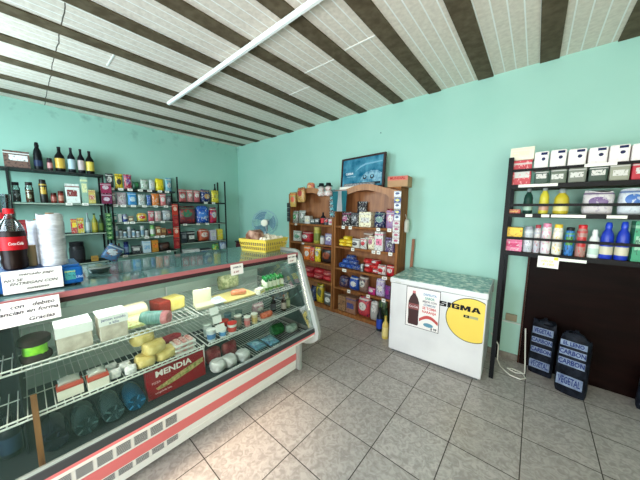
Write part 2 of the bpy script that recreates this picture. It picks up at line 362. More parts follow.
def tags(S, xs, edge_off, phrase, zc=-.012, sz=(.05, .034)):
    src = None
    for px in xs:
        other = 1-S.ax; f = S.f
        fe = f+edge_off if S.ax == 0 else f-edge_off
        a = at(px, 240, S.ax, fe)[other]
        if src is None:
            o = obj('price_tag', B(bx, -sz[0]/2, sz[0]/2, -.0015, 0, -sz[1]/2, sz[1]/2), PAPER); src = o
            obj('price_print', B(bx, -sz[0]*.3, sz[0]*.3, -.0021, -.0015, -sz[1]*.12, sz[1]*.16), mat((150, 145, 150), .8), o)
        else:
            o = src.copy(); COL.objects.link(o)
            for ch in list(src.children):
                c = ch.copy(); COL.objects.link(c); c.parent = o
        o.location = (fe+.0008, a, S.z+zc) if S.ax == 0 else (a, fe-.0008, S.z+zc)
        o.rotation_euler = (0, 0, S.rz)
        free = sorted([i for i in S.it if not i[2]], key=lambda i: abs(i[0]-a))
        if not free:
            for ch in list(o.children): bpy.data.objects.remove(ch)
            bpy.data.objects.remove(o); continue
        free[0][2] = 1
        w_ = ('small white price tag under ' + free[0][1]).split(); p_ = S.p.split()
        if len(w_)+len(p_) > 16: w_ = w_[2:]
        if len(w_)+len(p_) > 16: w_ = [x for x in w_ if x not in ('and', 'with')]
        tag(o, ' '.join(w_+p_), 'price tag'); o['group'] = 'price tags on the ' + phrase
# ================================================================ DISPLAY CASE
WHT = mat((238, 236, 230), .35); GREY = mat((150, 152, 148), .4); PINK = mat((226, 118, 118), .45); DGREY = mat((58, 60, 62), .5)
case = thing('display_case', 'long white refrigerated glass display counter with red stripes and grey end panel', 'display case', (0, 0, 0))
Y0, Y1 = -.8, 1.72
base = obj('base', B(bx, -2.42, -1.752, Y0, Y1-.02, .07, .335), WHT, case)
obj('stripe', B(bx, -1.7518, -1.748, Y0, Y1-.021, .12, .19), PINK, base)
obj('kick_rail', B(bx, -1.753, -1.744, Y0, Y1-.03, .03, .075), WHT, base)
# grilles: two rows of louvred panels
for r, (z0, z1) in enumerate(((.202, .280), (.042, .112))):
    for i in range(11):
        y1 = .57-i*.086
        bm = NB(); bx(bm, -1.7515, -1.7495, y1-.072, y1, z0, z1)
        g = obj('vent_grille', bm, mat((205, 205, 202), .5), base)
        bm = NB(); z = z0+.006
        while z < z1-.004: bx(bm, -1.7496, -1.7485, y1-.069, y1-.003, z, z+.004); z += .0085
        obj('vent_slots', bm, mat((70, 70, 72), .6), g)
for y in (-.6, .5, 1.6): obj('foot', B(lathe, [(.02, 0.001), (.02, .07)], 10, (-1.84, y, 0)), BLACK, case)
for y in (-.6, .5, 1.6): obj('foot', B(lathe, [(.02, 0.001), (.02, .07)], 10, (-2.3, y, 0)), BLACK, case)
# bumper / sill profile
obj('front_sill', B(prism, [(-1.752, .336), (-1.66, .372), (-1.56, .425), (-1.51, .455), (-1.4995, .4810), (-1.53, .4820), (-1.60, .45), (-1.70, .41), (-1.752, .40)], Y0, Y1-.02, 'y'), WHT, case)
obj('sill_stripe', B(prism, [(-1.4985, .4815), (-1.495, .499), (-1.53, .502), (-1.53, .4825)], Y0, Y1-.02, 'y'), PINK, case)
obj('shade_panel', B(bx, -2.388, -1.74, -.078, -.072, .486, 1.149), mat((34, 40, 46), .5), case); obj('shade_backing', B(bx, -1.99, -1.98, Y0+.002, -.079, .486, 1.149), mat((18, 24, 34), .5), case)  # added dark sheets that make the left end of the case read dark
obj('lower_rail', B(prism, [(-1.4955, .4995), (-1.50, .536), (-1.53, .542), (-1.55, .503)], Y0, Y1-.02, 'y'), DGREY, case)
obj('glass_channel', B(prism, [(-1.505, .5385), (-1.509, .546), (-1.522, .549), (-1.525, .5425)], Y0, Y1-.02, 'y'), mat((150, 158, 156), .3, .4), case)
# interior
INN = mat((196, 212, 200), .35)
obj('interior_back', B(bx, -2.42, -2.39, Y0, Y1-.02, .40, 1.19), INN, case)
obj('deck', B(bx, -2.39, -1.55, Y0, Y1-.02, .44, .485), mat((48, 56, 60), .35), case)
obj('lower_tub', B(bx, -2.42, -1.762, Y0, Y1-.02, .336, .439), mat((90, 95, 95), .5), case)
obj('top_panel', B(bx, -2.45, -1.735, Y0, Y1-.02, 1.192, 1.226), mat((60, 74, 74), .12), case)
obj('top_glass', B(bx, -2.45, -1.735, Y0, Y1-.02, 1.2265, 1.238), mat((92, 122, 120), .06), case)
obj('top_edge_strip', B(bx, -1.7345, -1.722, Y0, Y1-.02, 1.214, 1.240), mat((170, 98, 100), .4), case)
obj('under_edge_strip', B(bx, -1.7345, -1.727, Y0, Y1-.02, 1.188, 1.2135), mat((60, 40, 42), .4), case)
# inner lamp housing under the top
obj('light_housing', B(bx, -1.90, -1.76, Y0, Y1-.03, 1.150, 1.191), mat((150, 168, 160), .4), case)
obj('front_glass', B(prism, [(-1.7275, 1.187), (-1.7225, 1.187), (-1.5145, .550), (-1.5195, .550)], Y0, Y1-.022, 'y'), thin_glass('case_front_glass', (250, 253, 251), .55), case)
ll = area('case_fill', (0, 0, 0), (.25, 0, -1), .04, 1.6, 4, (.95, 1, .96)); ll.location = (-1.84, .86, 1.147); ll.rotation_euler = (0, .35, 0); ll.parent = case  # added fill light to brighten the case interior, no visible source
# end panel: grey moulded side rim with a glazed middle
poly = [(-2.46, 1.262), (-1.80, 1.265), (-1.745, 1.255), (-1.705, 1.215), (-1.47, .57), (-1.452, .50), (-1.465, .43), (-1.52, .38), (-1.61, .345), (-1.70, .325), (-1.705, .02), (-2.46, .02)]
inner = [(-2.38, 1.19), (-1.80, 1.19), (-1.77, 1.16), (-1.56, .58), (-1.58, .53), (-2.38, .53)]
def ring_prism(bm, o, i, y0, y1):
    prism(bm, o, y0, y1, 'y')
endp = obj('end_panel', B(prism, poly, Y1-.019, Y1+.02, 'y'), mat((160, 163, 158), .4), case, bev=.006)
obj('end_lining', B(prism, inner, Y1-.0205, Y1-.0193, 'y'), mat((92, 112, 108), .25), case)
obj('end_panel', B(prism, poly, Y0-.04, Y0-.001, 'y'), mat((160, 163, 158), .4), case)
# shelves
WIRE = mat((226, 230, 226), .3, .1)
def wire_shelf(name, y0, y1, xb, xf, z, step=.03, double=True, cross=.35):
    bm = NB(); r = .0032
    tube(bm, [(xf, y0, z), (xf, y1, z)], .0045); tube(bm, [(xb, y0, z), (xb, y1, z)], .004)
    tube(bm, [(xf, y0, z), (xb, y0, z)], .0045); tube(bm, [(xf, y1, z), (xb, y1, z)], .0045)
    if double: tube(bm, [(xf+.012, y0, z+.024), (xf+.012, y1, z+.024)], .004); tube(bm, [(xf+.012, y0, z+.024), (xf, y0, z)], .004); tube(bm, [(xf+.012, y1, z+.024), (xf, y1, z)], .004)
    y = y0+step
    while y < y1-.01:
        p = [(xb, y, z), (xf, y, z)] + ([(xf+.012, y, z+.024)] if double else [])
        tube(bm, p, .0022, 5); y += step
    for q in (.33, .66): x = xf+(xb-xf)*q; tube(bm, [(x, y0, z-.004), (x, y1, z-.004)], .003, 5)
    return obj(name, bm, WIRE, case, smooth=True)
wire_shelf('wire_shelf', Y0+.02, .735, -2.36, -1.725, .905)
wire_shelf('wire_shelf', Y0+.02, .735, -2.36, -1.665, .695)
wire_shelf('wire_shelf', .765, Y1-.05, -2.36, -1.72, .905)
wire_shelf('wire_shelf', .765, Y1-.05, -2.36, -1.66, .700)
wire_shelf('deck_grid', 1.10, Y1-.05, -2.3, -1.60, .492, .022, False)
for y in (.75,):
    bm = NB(); bx(bm, -2.38, -2.365, y-.006, y+.006, .486, 1.15); bx(bm, -1.71, -1.70, y-.004, y+.004, .486, .70); obj('shelf_upright', bm, WIRE, case)
# ---- items in the case
G2 = thin_glass('clear_film', (236, 240, 236), 1.3); UP, LO, DK = .9125, .704, .4855
def solid(name, label, cat, bmf, m, loc=(0, 0, 0), rz=0, smooth=False, bev=0, rx=0, ry=0, group=None):
    o = obj(name, bmf, m, smooth=smooth, bev=bev); o.location = loc; o.rotation_euler = (rx, ry, rz); tag(o, label, cat, group); return o
H = PI/2
# big white-topped packs on the upper left wire shelf
def meat_pack(label, y, x, w, h, top, side, txt=False):
    t = thing('wrapped_block', label, 'pack', (x, y, UP), H)
    obj('body', B(bx, -w/2, w/2, -.07, .07, 0, h), side, t, bev=.006)
    c = obj('paper_cover', B(bx, -w/2-.003, w/2+.003, -.074, .074, h, h+.006), top, t)
    obj('paper_flap', B(bx, -w/2-.003, w/2+.003, -.0745, -.0715, h-.045, h), top, t)
    if txt:
        text('writing', 'jamon cocido', .02, mat((120, 125, 160), .8), c, (0, -.0751, h-.012), bold=.0003)
        text('writing', 'x kilo', .02, mat((120, 125, 160), .8), c, (0, -.0751, h-.034), bold=.0003)
    return t
beige = noisy('bread_side', (196, 184, 168), (222, 212, 198), 26, .5, .2)
meat_pack('long beige block with white paper top on left end of upper wire shelf', .125, -1.83, .135, .13, mat((248, 248, 246), .5), beige)
meat_pack('beige block with handwritten white paper beside the round loaf, upper wire shelf', .285, -1.83, .125, .135, mat((248, 248, 246), .5), beige, True)
t = thing('reflection_bundle', 'lime green and brown bundle standing for glass reflection at left of upper wire shelf', 'bundle', (-1.79, -.012, UP), H)  # solid stand-in for a green and brown reflection in the glass
obj('reflected_green', B(g_bag, .085, .12, .09, 3), noisy('lime', (150, 225, 40), (100, 190, 30), 40, .4), t, smooth=True)
bm = NB()
lathe(bm, [(.048, 0), (.056, .008), (.055, .03), (.047, .04)], 14, (0, 0, .002)); lathe(bm, [(.047, .083), (.055, .09), (.056, .115), (.045, .125), (.01, .128)], 14)
obj('reflected_brown', bm, mat((48, 34, 32), .7), t, smooth=True)
def capsule(r, l, n=18): return [(0.001, 0), (r*.55, .004), (r*.88, r*.25), (r, r*.6), (r, l-r*.6), (r*.88, l-r*.25), (r*.55, l-.004), (.001, l)]
solid('round_loaf', 'pale beige round loaf in clear film behind the ham roll on upper shelf', 'loaf', B(lathe, capsule(.055, .17), 18, (0, -.085, 0), 'y'), noisy('loafm', (214, 200, 160), (232, 222, 190), 12, .4, .1, stretch=(6, 1, 1)), (-1.98, .42, UP+.055), .15, True)
solid('deli_pack', 'flat cream deli pack with lime edge lying between loaf and ham roll', 'pack', B(g_pouch, .13, .16, .035, 5), printed((214, 226, 160), (236, 226, 190), (200, 160, 110)), (-1.80, .40, UP+.02), H, True, rx=-1.45)
t = thing('cheese_block', 'yellow cheese block with dark red rind behind the ham roll', 'cheese', (-1.99, .64, UP), .25)
obj('cheese', B(bx, -.06, .06, -.02, .09, 0, .09), noisy('cheese', (236, 214, 112), (244, 226, 140), 20, .4), t, bev=.012)
obj('red_wrap', B(bx, -.065, .062, -.10, -.021, 0, .093), mat((142, 52, 44), .4), t, bev=.012)
t = thing('ham_roll', 'ham roll in teal net with cut pink end on upper wire shelf', 'ham', (-1.90, .50, UP+.043), .85)
obj('casing', B(lathe, [(.02, 0), (.038, .008), (.043, .03), (.043, .13)], 16, (-.02, -.08, 0), 'x'), noisy('casing', (60, 110, 104), (120, 160, 150), 60, .4, 0, stretch=(4, .2, .2)), t, smooth=True)
obj('cut_end', B(lathe, [(.042, .1305), (.042, .165), (.036, .172)], 16, (-.02, -.08, 0), 'x'), noisy('hamcut', (170, 84, 88), (206, 130, 130), 30, .4), t, smooth=True)
solid('meat_pack', 'dark red vacuum pack hanging below the ham roll on lower shelf', 'meat', B(g_bag, .13, .07, .10, 8), noisy('redmeat', (120, 30, 44), (160, 60, 66), 14, .3), (-1.86, .60, LO), H, True)
# right upper shelf
t = thing('egg_tray', 'open clear cream tray with rounded lid at left of right upper shelf', 'tray', (-1.86, .835, UP), H-.2)
obj('tray', B(bx, -.065, .065, -.06, .06, 0, .025), mat((214, 208, 176), .3), t, bev=.01)
obj('lid', B(bx, -.065, .065, .03, .04, .025, .13), mat((216, 212, 186), .2), t, bev=.004)
for i in range(3):
    z = (.935, .875, .815)[i]
    solid('receipt_slip', ('top', 'middle', 'bottom')[i]+' white slip of the taped strip hanging inside the glass', 'paper', B(bx, -.001, .001, -.03-.003*i, .03, 0, .052), mat((252, 252, 250), .6), (-1.672+.02*i, .825+.012*i, z-.03), 0, ry=-.31)
solid('cutting_board', 'tan yellow cutting board under sausage on right upper shelf', 'board', B(bx, -.15, .15, -.11, .11, 0, .014), noisy('boardy', (206, 190, 120), (222, 206, 140), 8, .5), (-1.90, 1.12, UP), H, bev=.005)
bm = NB(); lathe(bm, capsule(.02, .13), 12, (0, 0, .02), 'x'); lathe(bm, capsule(.018, .11), 12, (.01, .035, .019), 'x')
solid('sausage', 'pink orange sausages lying on the yellow board', 'sausage', bm, noisy('saus', (206, 110, 84), (226, 150, 110), 30, .35), (-1.90, 1.08, UP+.0145), 1.1, True)
solid('herb_bundle', 'leafy dry herb bundle in film standing behind the yellow board', 'herbs', B(g_bag, .20, .15, .10, 12), noisy('herbs', (120, 130, 80), (190, 190, 150), 40, .5, .6), (-2.14, 1.20, UP), H, True)
solid('card_pack', 'white and blue deli pouch left of the yellow board', 'pouch', B(g_pouch, .10, .12, .02, 15), printed((230, 235, 235), (180, 210, 215), (120, 140, 120)), (-1.80, .945, UP+.014), H, True, rx=-1.45)
# small green topped bottles
src = None
spots = [(-1.80, 1.38), (-1.80, 1.425), (-1.80, 1.47), (-1.80, 1.515), (-1.80, 1.56), (-1.85, 1.40), (-1.85, 1.445), (-1.85, 1.49), (-1.85, 1.535), (-1.85, 1.58), (-1.90, 1.42), (-1.90, 1.465), (-1.90, 1.51), (-1.90, 1.555)]
for x, y in spots:
    if src is None:
        src = t = thing('drink_bottle', 'small white drinking yogurt bottle with green cap clustered on right upper shelf', 'bottle', (x, y, UP), 0, 'green capped yogurt bottles')
        obj('body', B(lathe, [(.016, 0), (.02, .006), (.02, .03), (.017, .045), (.02, .06), (.014, .08), (.011, .085)], 12), mat((232, 236, 214), .3), t, smooth=True)
        obj('bottle_cap', B(lathe, [(.013, .086), (.017, .09), (.015, .112), (.004, .118)], 12), mat((34, 120, 58), .4), t, smooth=True)
        obj('bottle_label', B(lathe, [(.0208, .012), (.0208, .034)], 12), mat((110, 160, 60), .4), t, smooth=True)
    else:
        o = src.copy(); COL.objects.link(o); o.location = (x, y, UP); o.rotation_euler.z = x*40
        for ch in list(src.children):
            c = ch.copy(); COL.objects.link(c); c.parent = o
solid('cheese_pack', 'white triangular cream cheese pack left of the green capped bottles', 'pack', B(bx, -.04, .04, -.03, .03, 0, .05), printed((246, 244, 232), (230, 220, 120), (210, 200, 180), .4, 1), (-1.79, 1.30, UP), H+.3, bev=.006)
# left lower shelf
for lab, y, w, h, x in (('wide foil topped cream carton at left of lower wire shelf', .085, .095, .075, -1.735), ('foil topped cream carton right of the wide one, lower wire shelf', .19, .085, .075, -1.715)):
    t = thing('cream_carton', lab, 'carton', (x, y, LO), H)
    obj('box', B(bx, -w/2, w/2, -.035, .035, 0, .05), mat((228, 226, 214), .5), t, bev=.002)
    obj('red_band', B(bx, -w/2-.0008, w/2+.0008, -.0358, .0358, .0495, .058), mat((176, 72, 56), .5), t)
    obj('foil_top', B(g_pouch, w*.9, .06, .03, 31), mat((214, 222, 216), .25, .6), t, smooth=True, loc=(0, 0, .0585)).rotation_euler = (-1.35, 0, 0)
for i, (x, y) in enumerate(((-1.80, .26), (-1.76, .315), (-1.72, .262), (-1.70, .33))):
    solid('foil_parcel', ('back left', 'back right', 'front left', 'front right')[i]+' crumpled silver foil parcel on the lower wire shelf', 'foil parcel', B(g_bag, .055, .05, .045, 40+i), noisy('foil%d' % i, (200, 205, 212), (246, 248, 250), 60, .25, .8), (x, y, LO), H, True)
butter = noisy('pasta_dough', (196, 176, 96), (224, 206, 140), 18, .45, .3)
for i, (x, y, z) in enumerate(((-1.73, .41, 0), (-1.73, .515, 0), (-1.735, .46, .060), (-1.80, .42, .112))):
    solid('dough_bag', ('lower left', 'lower right', 'middle', 'topmost')[i]+' pale yellow dough bag of the pile on lower wire shelf', 'food bag', B(g_bag, .115 if i else .10, .070, .12, 50+i), butter, (x, y, LO+z+.001), H+.1*i, True)
for i in range(3):
    t = thing('meat_tray', ('bottom', 'middle', 'top')[i]+' clear tray of pink sliced meat in the stack of three', 'meat tray', (-1.725, .625, LO+.001+i*.029), H+.03)
    obj('tray', B(bx, -.065, .065, -.05, .05, 0, .012), mat((224, 226, 222), .3), t, bev=.003)
    bm = NB()
    for q in range(9): g_ = ((q % 3-1)*.037, (q//3-1)*.028); lathe(bm, [(.001, .012), (.016, .014), (.016, .022), (.001, .026)], 8, (g_[0], g_[1], 0))
    obj('meat', bm, noisy('pinkmeat', (178, 96, 92), (226, 196, 190), 40, .3), t, smooth=True)
# right lower shelf: tubs & jars
def tub(lab, x, y, r, h, c, cl, cl2, z=LO, name='plastic_tub'):
    t = thing(name, lab, 'tub', (x, y, z), 0)
    obj('cup', B(lathe, [(r*.85, 0), (r*.87, .004), (r, h*.88)], 16), mat(c, .35), t, smooth=True)
    obj('lid', B(lathe, [(r*1.06, h*.88), (r*1.06, h*.98), (r*.9, h)], 16), mat(cl, .3), t, smooth=True)
    obj('tub_label', B(lathe, [(r*.9, h*.2), (r*.97, h*.62)], 16), mat(cl2, .4), t, smooth=True)
tub('tall white tub with blue print at left corner of lower right shelf', -1.715, .815, .032, .085, (206, 216, 218), (214, 222, 216), (80, 130, 180))
tub('grey white tub standing behind the tall blue printed tub', -1.80, .83, .032, .095, (200, 210, 206), (190, 200, 192), (160, 180, 180))
tub('white tub with light blue print left of red lidded tub', -1.70, .895, .026, .07, (226, 234, 236), (236, 240, 240), (90, 150, 200))
tub('white tub with red lid in front on lower right shelf', -1.705, .975, .034, .085, (238, 234, 230), (206, 46, 42), (214, 80, 70))
tub('red tub standing behind the red lidded tub', -1.79, .955, .034, .085, (190, 60, 54), (200, 54, 48), (150, 40, 40))
tub('grey green jar right of the red lidded tub', -1.76, 1.06, .029, .10, (130, 130, 116), (196, 200, 186), (150, 140, 120))
tub('pink labelled jar with pale lid on lower right shelf', -1.715, 1.115, .027, .085, (196, 150, 146), (214, 216, 206), (214, 120, 120))
tub('cream yellow jar with pale lid right of the pink jar', -1.715, 1.185, .027, .088, (216, 200, 160), (220, 220, 206), (210, 180, 110))
tub('blue grey cup behind the grey green jar', -1.90, 1.05, .03, .08, (96, 130, 150), (130, 160, 176), (150, 170, 186))
tub('small teal cup behind the pink jar', -1.88, 1.14, .03, .08, (84, 120, 120), (140, 160, 156), (110, 150, 150))
t = thing('meat_tray', 'orange red smoked meat on a white tray beside the cream jar', 'meat tray', (-1.72, 1.31, LO), H+.1)
obj('tray', B(bx, -.07, .07, -.045, .045, 0, .014), mat((228, 226, 216), .4), t, bev=.004)
obj('meat', B(g_bag, .12, .04, .075, 61), noisy('smoked', (196, 76, 44), (226, 120, 80), 30, .35), t, smooth=True, loc=(0, 0, .0145))
make('bag', .11, .09, (210, 180, 190), (230, 220, 214), (150, 80, 80), 'pinkish white deli bag behind the orange meat tray', 'bag', 'food_bag', (-1.87, 1.33, LO+.001), H, None, 5, .08)
make('bottle', .05, .15, (44, 26, 22), (196, 180, 170), (120, 30, 30), 'dark sauce bottle with pale label near the end panel', 'bottle', 'bottle', (-1.74, 1.53, LO+.001), H, None, 5)
make('bottle', .045, .15, (120, 130, 96), (200, 206, 170), (160, 150, 90), 'olive green bottle beside the end panel on lower shelf', 'bottle', 'bottle', (-1.76, 1.60, LO+.001), H, None, 5)
make('bottle', .05, .14, (40, 34, 34), (90, 90, 96), (30, 30, 30), 'black bottle left of the dark sauce bottle', 'bottle', 'bottle', (-1.80, 1.455, LO+.001), H, None, 5)
# deck
for i, (y, c, cl) in enumerate(((.015, (22, 28, 38), 'dark plastic jug lying base outward at left of case bottom'), (.125, (38, 56, 58), 'grey green plastic jug lying base outward, second from left'), (.235, (46, 66, 70), 'pale grey green plastic jug lying base outward, third from left'), (.337, (26, 74, 104), 'clear blue plastic jug lying base outward beside the red box'))):
    t = thing('water_jug', cl, 'jug', (-1.66, y, DK+.054), 0)
    obj('body', B(lathe, [(.02, -.006), (.03, 0), (.045, .002), (.052, -.02), (.053, -.10), (.05, -.16), (.02, -.22), (.018, -.25)], 20, (0, 0, 0), 'x'), mat(c, .12), t, smooth=True)
    bm = NB()
    for q in range(5):
        a = q*2*PI/5; tube(bm, [(.002, .02*math.cos(a), .02*math.sin(a)), (.004, .042*math.cos(a), .042*math.sin(a))], .0045, 6)
    obj('base_ribs', bm, mat(tuple(min(255, int(v*1.5)) for v in c), .1), t, smooth=True)
t = thing('frozen_food_box', 'red food box lettered in white leaning at the bottom of the case', 'box', (-1.685, .575, DK+.001), H)
t.rotation_euler = (-.12, 0, H)
obj('box', B(bx, -.175, .175, 0, .05, 0, .175), mat((150, 22, 34), .4), t, bev=.002)
text('lettering', 'MENDIA', .05, mat((244, 236, 232), .5), t, (-.02, -.0012, .142), bold=.0015, sx=1.15)
text('lettering', 'PIZZA', .018, mat((236, 190, 190), .5), t, (-.125, -.0012, .095))
text('lettering', 'congelada lista', .016, mat((236, 200, 200), .5), t, (-.09, -.0012, .03))
bm = NB(); prism(bm, [(-.12, .045), (-.05, .05), (.08, .075), (.165, .10), (.165, .13), (.09, .115), (-.02, .09), (-.13, .06)], -.0016, -.0002, 'y')
obj('picture', bm, noisy('sandwich', (120, 130, 50), (214, 190, 130), 60, .5), t)
for i, (x, y) in enumerate(((-1.67, .83), (-1.66, .915), (-1.645, 1.02))):
    solid('frozen_bag', ('left', 'middle', 'right')[i]+' frosty white bag of the three on the case bottom', 'frozen bag', B(g_bag, .085, .075, .12, 70+i), noisy('frost%d' % i, (200, 204, 204), (240, 242, 242), 14, .4, .5), (x, y, DK+.001), H+.2, True)
for i, (x, y) in enumerate(((-1.80, .86), (-1.79, .99))):
    solid('meat_bag', ('left', 'right')[i]+' dark red meat bag behind the frosty white bags', 'meat bag', B(g_bag, .11, .10, .10, 80+i), noisy('redbag%d' % i, (130, 40, 50), (190, 110, 110), 16, .35), (x, y, DK+.001), H, True)
for i, (x, y, lab) in enumerate(((-1.70, 1.19, 'left light blue frozen packet lying on the bottom grid'), (-1.67, 1.31, 'right light blue frozen packet with purple print on bottom grid'))):
    solid('frozen_packet', lab, 'packet', B(g_pouch, .11, .14, .03, 90+i), printed((110, 170, 196), (160, 205, 220), (90, 90, 150)), (x+.07, y, .496+.016), H, True, rx=-1.5)
solid('vegetable_bag', 'dark green vegetable bag near the end panel on case bottom', 'bag', B(g_bag, .13, .08, .12, 95), noisy('greenbag', (20, 60, 36), (60, 130, 70), 24, .4), (-1.76, 1.46, .497), H, True)
solid('frozen_bag', 'whitish green frozen bag right of the dark green bag', 'frozen bag', B(g_bag, .12, .06, .10, 96), noisy('wg', (150, 176, 160), (206, 216, 206), 24, .4), (-1.69, 1.58, .497), H, True)
# left dark end: wooden slat and dark bottles pack
sl = obj('support_slat', B(bx, -.006, .006, -.010, .010, 0, .33), noisy('slat', (110, 72, 40), (150, 104, 62), 8, .6, .2, stretch=(4, 4, .6)), case); sl.location = (-1.598, -.035, DK+.0005); sl.rotation_euler = (0, -.17, 0)
for i in range(4):
    make('bottle', .075, .195, (20, 28, 36), (40, 60, 84), (30, 36, 44), ('first', 'second', 'third', 'fourth')[i]+' dark blue bottle from the right in the case left end', 'bottle', 'bottle', (-1.80, -.125-i*.09, DK+.001), H, None, 5)
# ================================================================ ON THE COUNTER
TZ = 1.2385
sc = thing('shop_scale', 'blue shop scale body at left end of the counter under the bottle', 'scale', (0, 0, TZ), 0)
obj('housing', B(bx, -2.08, -1.832, -.24, .188, .012, .100), mat((22, 84, 150), .35), sc, bev=.010)
obj('weighing_plate', B(bx, -2.07, -1.845, -.235, .178, .101, .112), mat((36, 92, 158), .3, .2), sc, bev=.004)
for x in (-2.05, -1.86):
    for y in (-.2, .15): obj('foot', B(lathe, [(.012, 0), (.012, .013)], 10, (x, y, 0)), BLACK, sc)
obj('sticker', B(bx, -1.8318, -1.8310, .118, .158, .035, .085), printed((60, 150, 150), (220, 200, 80), (20, 60, 90), .4), sc)
text('lettering', 'LINE', .018, mat((180, 205, 230), .5), sc, (-1.8312, .173, .045), rot=(PI/2, 0, PI/2), sx=.8)
SZ = TZ+.1125
def note(label, c, w, h, rot, lines, ts, name='paper_note'):
    o = obj(name, B(bx, -w/2, w/2, -.0006, .0006, -h/2, h/2), mat((244, 236, 230), .8)); o.location = c; o.rotation_euler = rot; tag(o, label, 'note')
    for i, (s, x, z, m) in enumerate(lines): text('handwriting', s, ts, m, o, (x, -.0012, z), shear=.25, bold=.0004, sx=1.1, ext=.0003)
    return o
grn = mat((96, 92, 90), .8); pur = mat((52, 46, 60), .8)
note('handwritten paper note leaning against the blue scale front', (-1.822, .012, TZ+.062), .195, .108, (0, 0, H), [('mercado pago', .01, .033, grn), ('NO SE', -.065, .008, grn), ('ENTREGAN CON', 0, -.010, grn), ('consumo', .01, -.035, grn)], .018)
note('large handwritten paper note taped below the counter edge, lower left', (-1.7015, -.06, 1.183), .285, .108, (-.0, 0, H), [('pagos   con   debito', .015, .030, pur), ('que financian en forma', .01, .004, pur), ('oficial', -.08, -.026, pur), ('Gracias', .08, -.034, pur)], .025).rotation_euler = (-.12, 0, H)
for lab, p, s in (('handwritten price card taped at the middle of the counter edge', (237, 267.5), 'OFERTA'), ('handwritten price card taped near the end of the counter edge', (292, 258), 'HAY HIELO')):
    q = at(p[0], p[1], 0, -1.712)
    o = note(lab, (-1.711, q.y, 1.190), .105, .080, (0, 0, H), [(s, 0, .016, pur), ('$ 250', -.01, -.018, mat((150, 60, 60), .8))], .018, 'price_card'); o.rotation_euler = (-.1, 0, H)
# cola bottle
q = at(15, 268, 2, SZ)
cb = thing('cola_bottle', 'large dark cola bottle with red label and cap on the scale', 'bottle', (-1.895, -.040, SZ+.001), H+.3)
obj('cola', B(lathe, [(.034, 0), (.041, .006), (.044, .04), (.041, .06), (.045, .09), (.0455, .11), (.044, .125), (.046, .165), (.043, .185)], 24), mat((24, 8, 6), .31), cb, smooth=True)
obj('clear_shoulder', B(lathe, [(.043, .1855), (.038, .205), (.027, .23), (.017, .247), (.0145, .255), (.0145, .265)], 24), thin_glass('pet_plastic', (205, 210, 208), 1.5), cb, smooth=True)
obj('bottle_cap', B(lathe, [(.0175, .2655), (.0175, .288), (.015, .29)], 20), mat((196, 20, 30), .35), cb, smooth=True)
obj('bottle_label', B(lathe, [(.0469, .096), (.0469, .158)], 24), mat((176, 18, 28), .35), cb, smooth=True)
for a in (-.1,):
    text('lettering', 'Coca-Cola', .020, mat((250, 245, 240), .5), cb, (.0478*math.sin(a), -.0478*math.cos(a), .126), rot=(PI/2, 0, a), sx=.55, shear=.3)
G3 = thin_glass('clear_plastic', (200, 208, 210), 2)
t = thing('plastic_cup_stack', 'tall clear plastic tumblers with red band behind the cola bottle', 'cups', (-2.02, -.075, SZ+.001), H)
obj('cups', B(lathe, [(.030, 0), (.032, .02), (.046, .36), (.044, .36), (.030, .03)], 18), G3, t, smooth=True)
obj('red_band', B(lathe, [(.0440, .24), (.0452, .27)], 18), mat((190, 34, 44), .4), t, smooth=True)
pl = noisy('plastic_film', (168, 171, 178), (212, 213, 218), 10, .28, .9, stretch=(1, 1, 4))
def bagroll(lab, loc, r, h):
    t = thing('bag_roll', lab, 'bag roll', loc, 0)
    rnd = random.Random(int(h*1000)); bm = NB(); n = 28; rings = []
    for i in range(13):
        v = i/12; rings.append([bm.verts.new(((r*(1+.02*math.sin(v*20+k*.9)+.015*rnd.random()))*math.cos(2*PI*k/n), (r*(1+.02*math.sin(v*17+k*1.1)))*math.sin(2*PI*k/n), h*v + .006*math.sin(k*.7)*(v > .9))) for k in range(n)])
    for a, b in zip(rings, rings[1:]):
        for k in range(n): bm.faces.new((a[k], a[(k+1) % n], b[(k+1) % n], b[k]))
    bm.faces.new(rings[0][::-1]); bm.faces.new(rings[-1])
    obj('film', bm, pl, t, smooth=True); obj('core', B(lathe, [(.016, h+.001), (.016, h+.008)], 14), mat((150, 120, 90), .8), t)
bagroll('tall white roll of plastic bags on right end of the scale', (-1.905, .092, SZ+.001), .049, .262)
bagroll('shorter white plastic bag roll behind the cola bottle', (-2.01, .052, SZ+.001), .042, .228)
solid('cardboard_tube', 'short beige cardboard roll beside the cola bottle', 'roll', B(lathe, [(.018, 0), (.018, .105), (.007, .105), (.007, .09)], 18), mat((176, 150, 116), .8), (-1.945, .015, SZ+.001), 0, True)
t = thing('metal_dish', 'round shallow metal dish on the counter right of the scale', 'dish', (-2.12, .295, TZ), 0)
obj('bowl', B(lathe, [(.03, 0), (.045, .004), (.058, .030), (.060, .030), (.047, .001)], 24), mat((150, 156, 158), .25, .9), t, smooth=True)
obj('rim', B(lathe, [(.059, .028), (.063, .030), (.059, .033)], 24), mat((170, 176, 178), .25, .9), t, smooth=True)
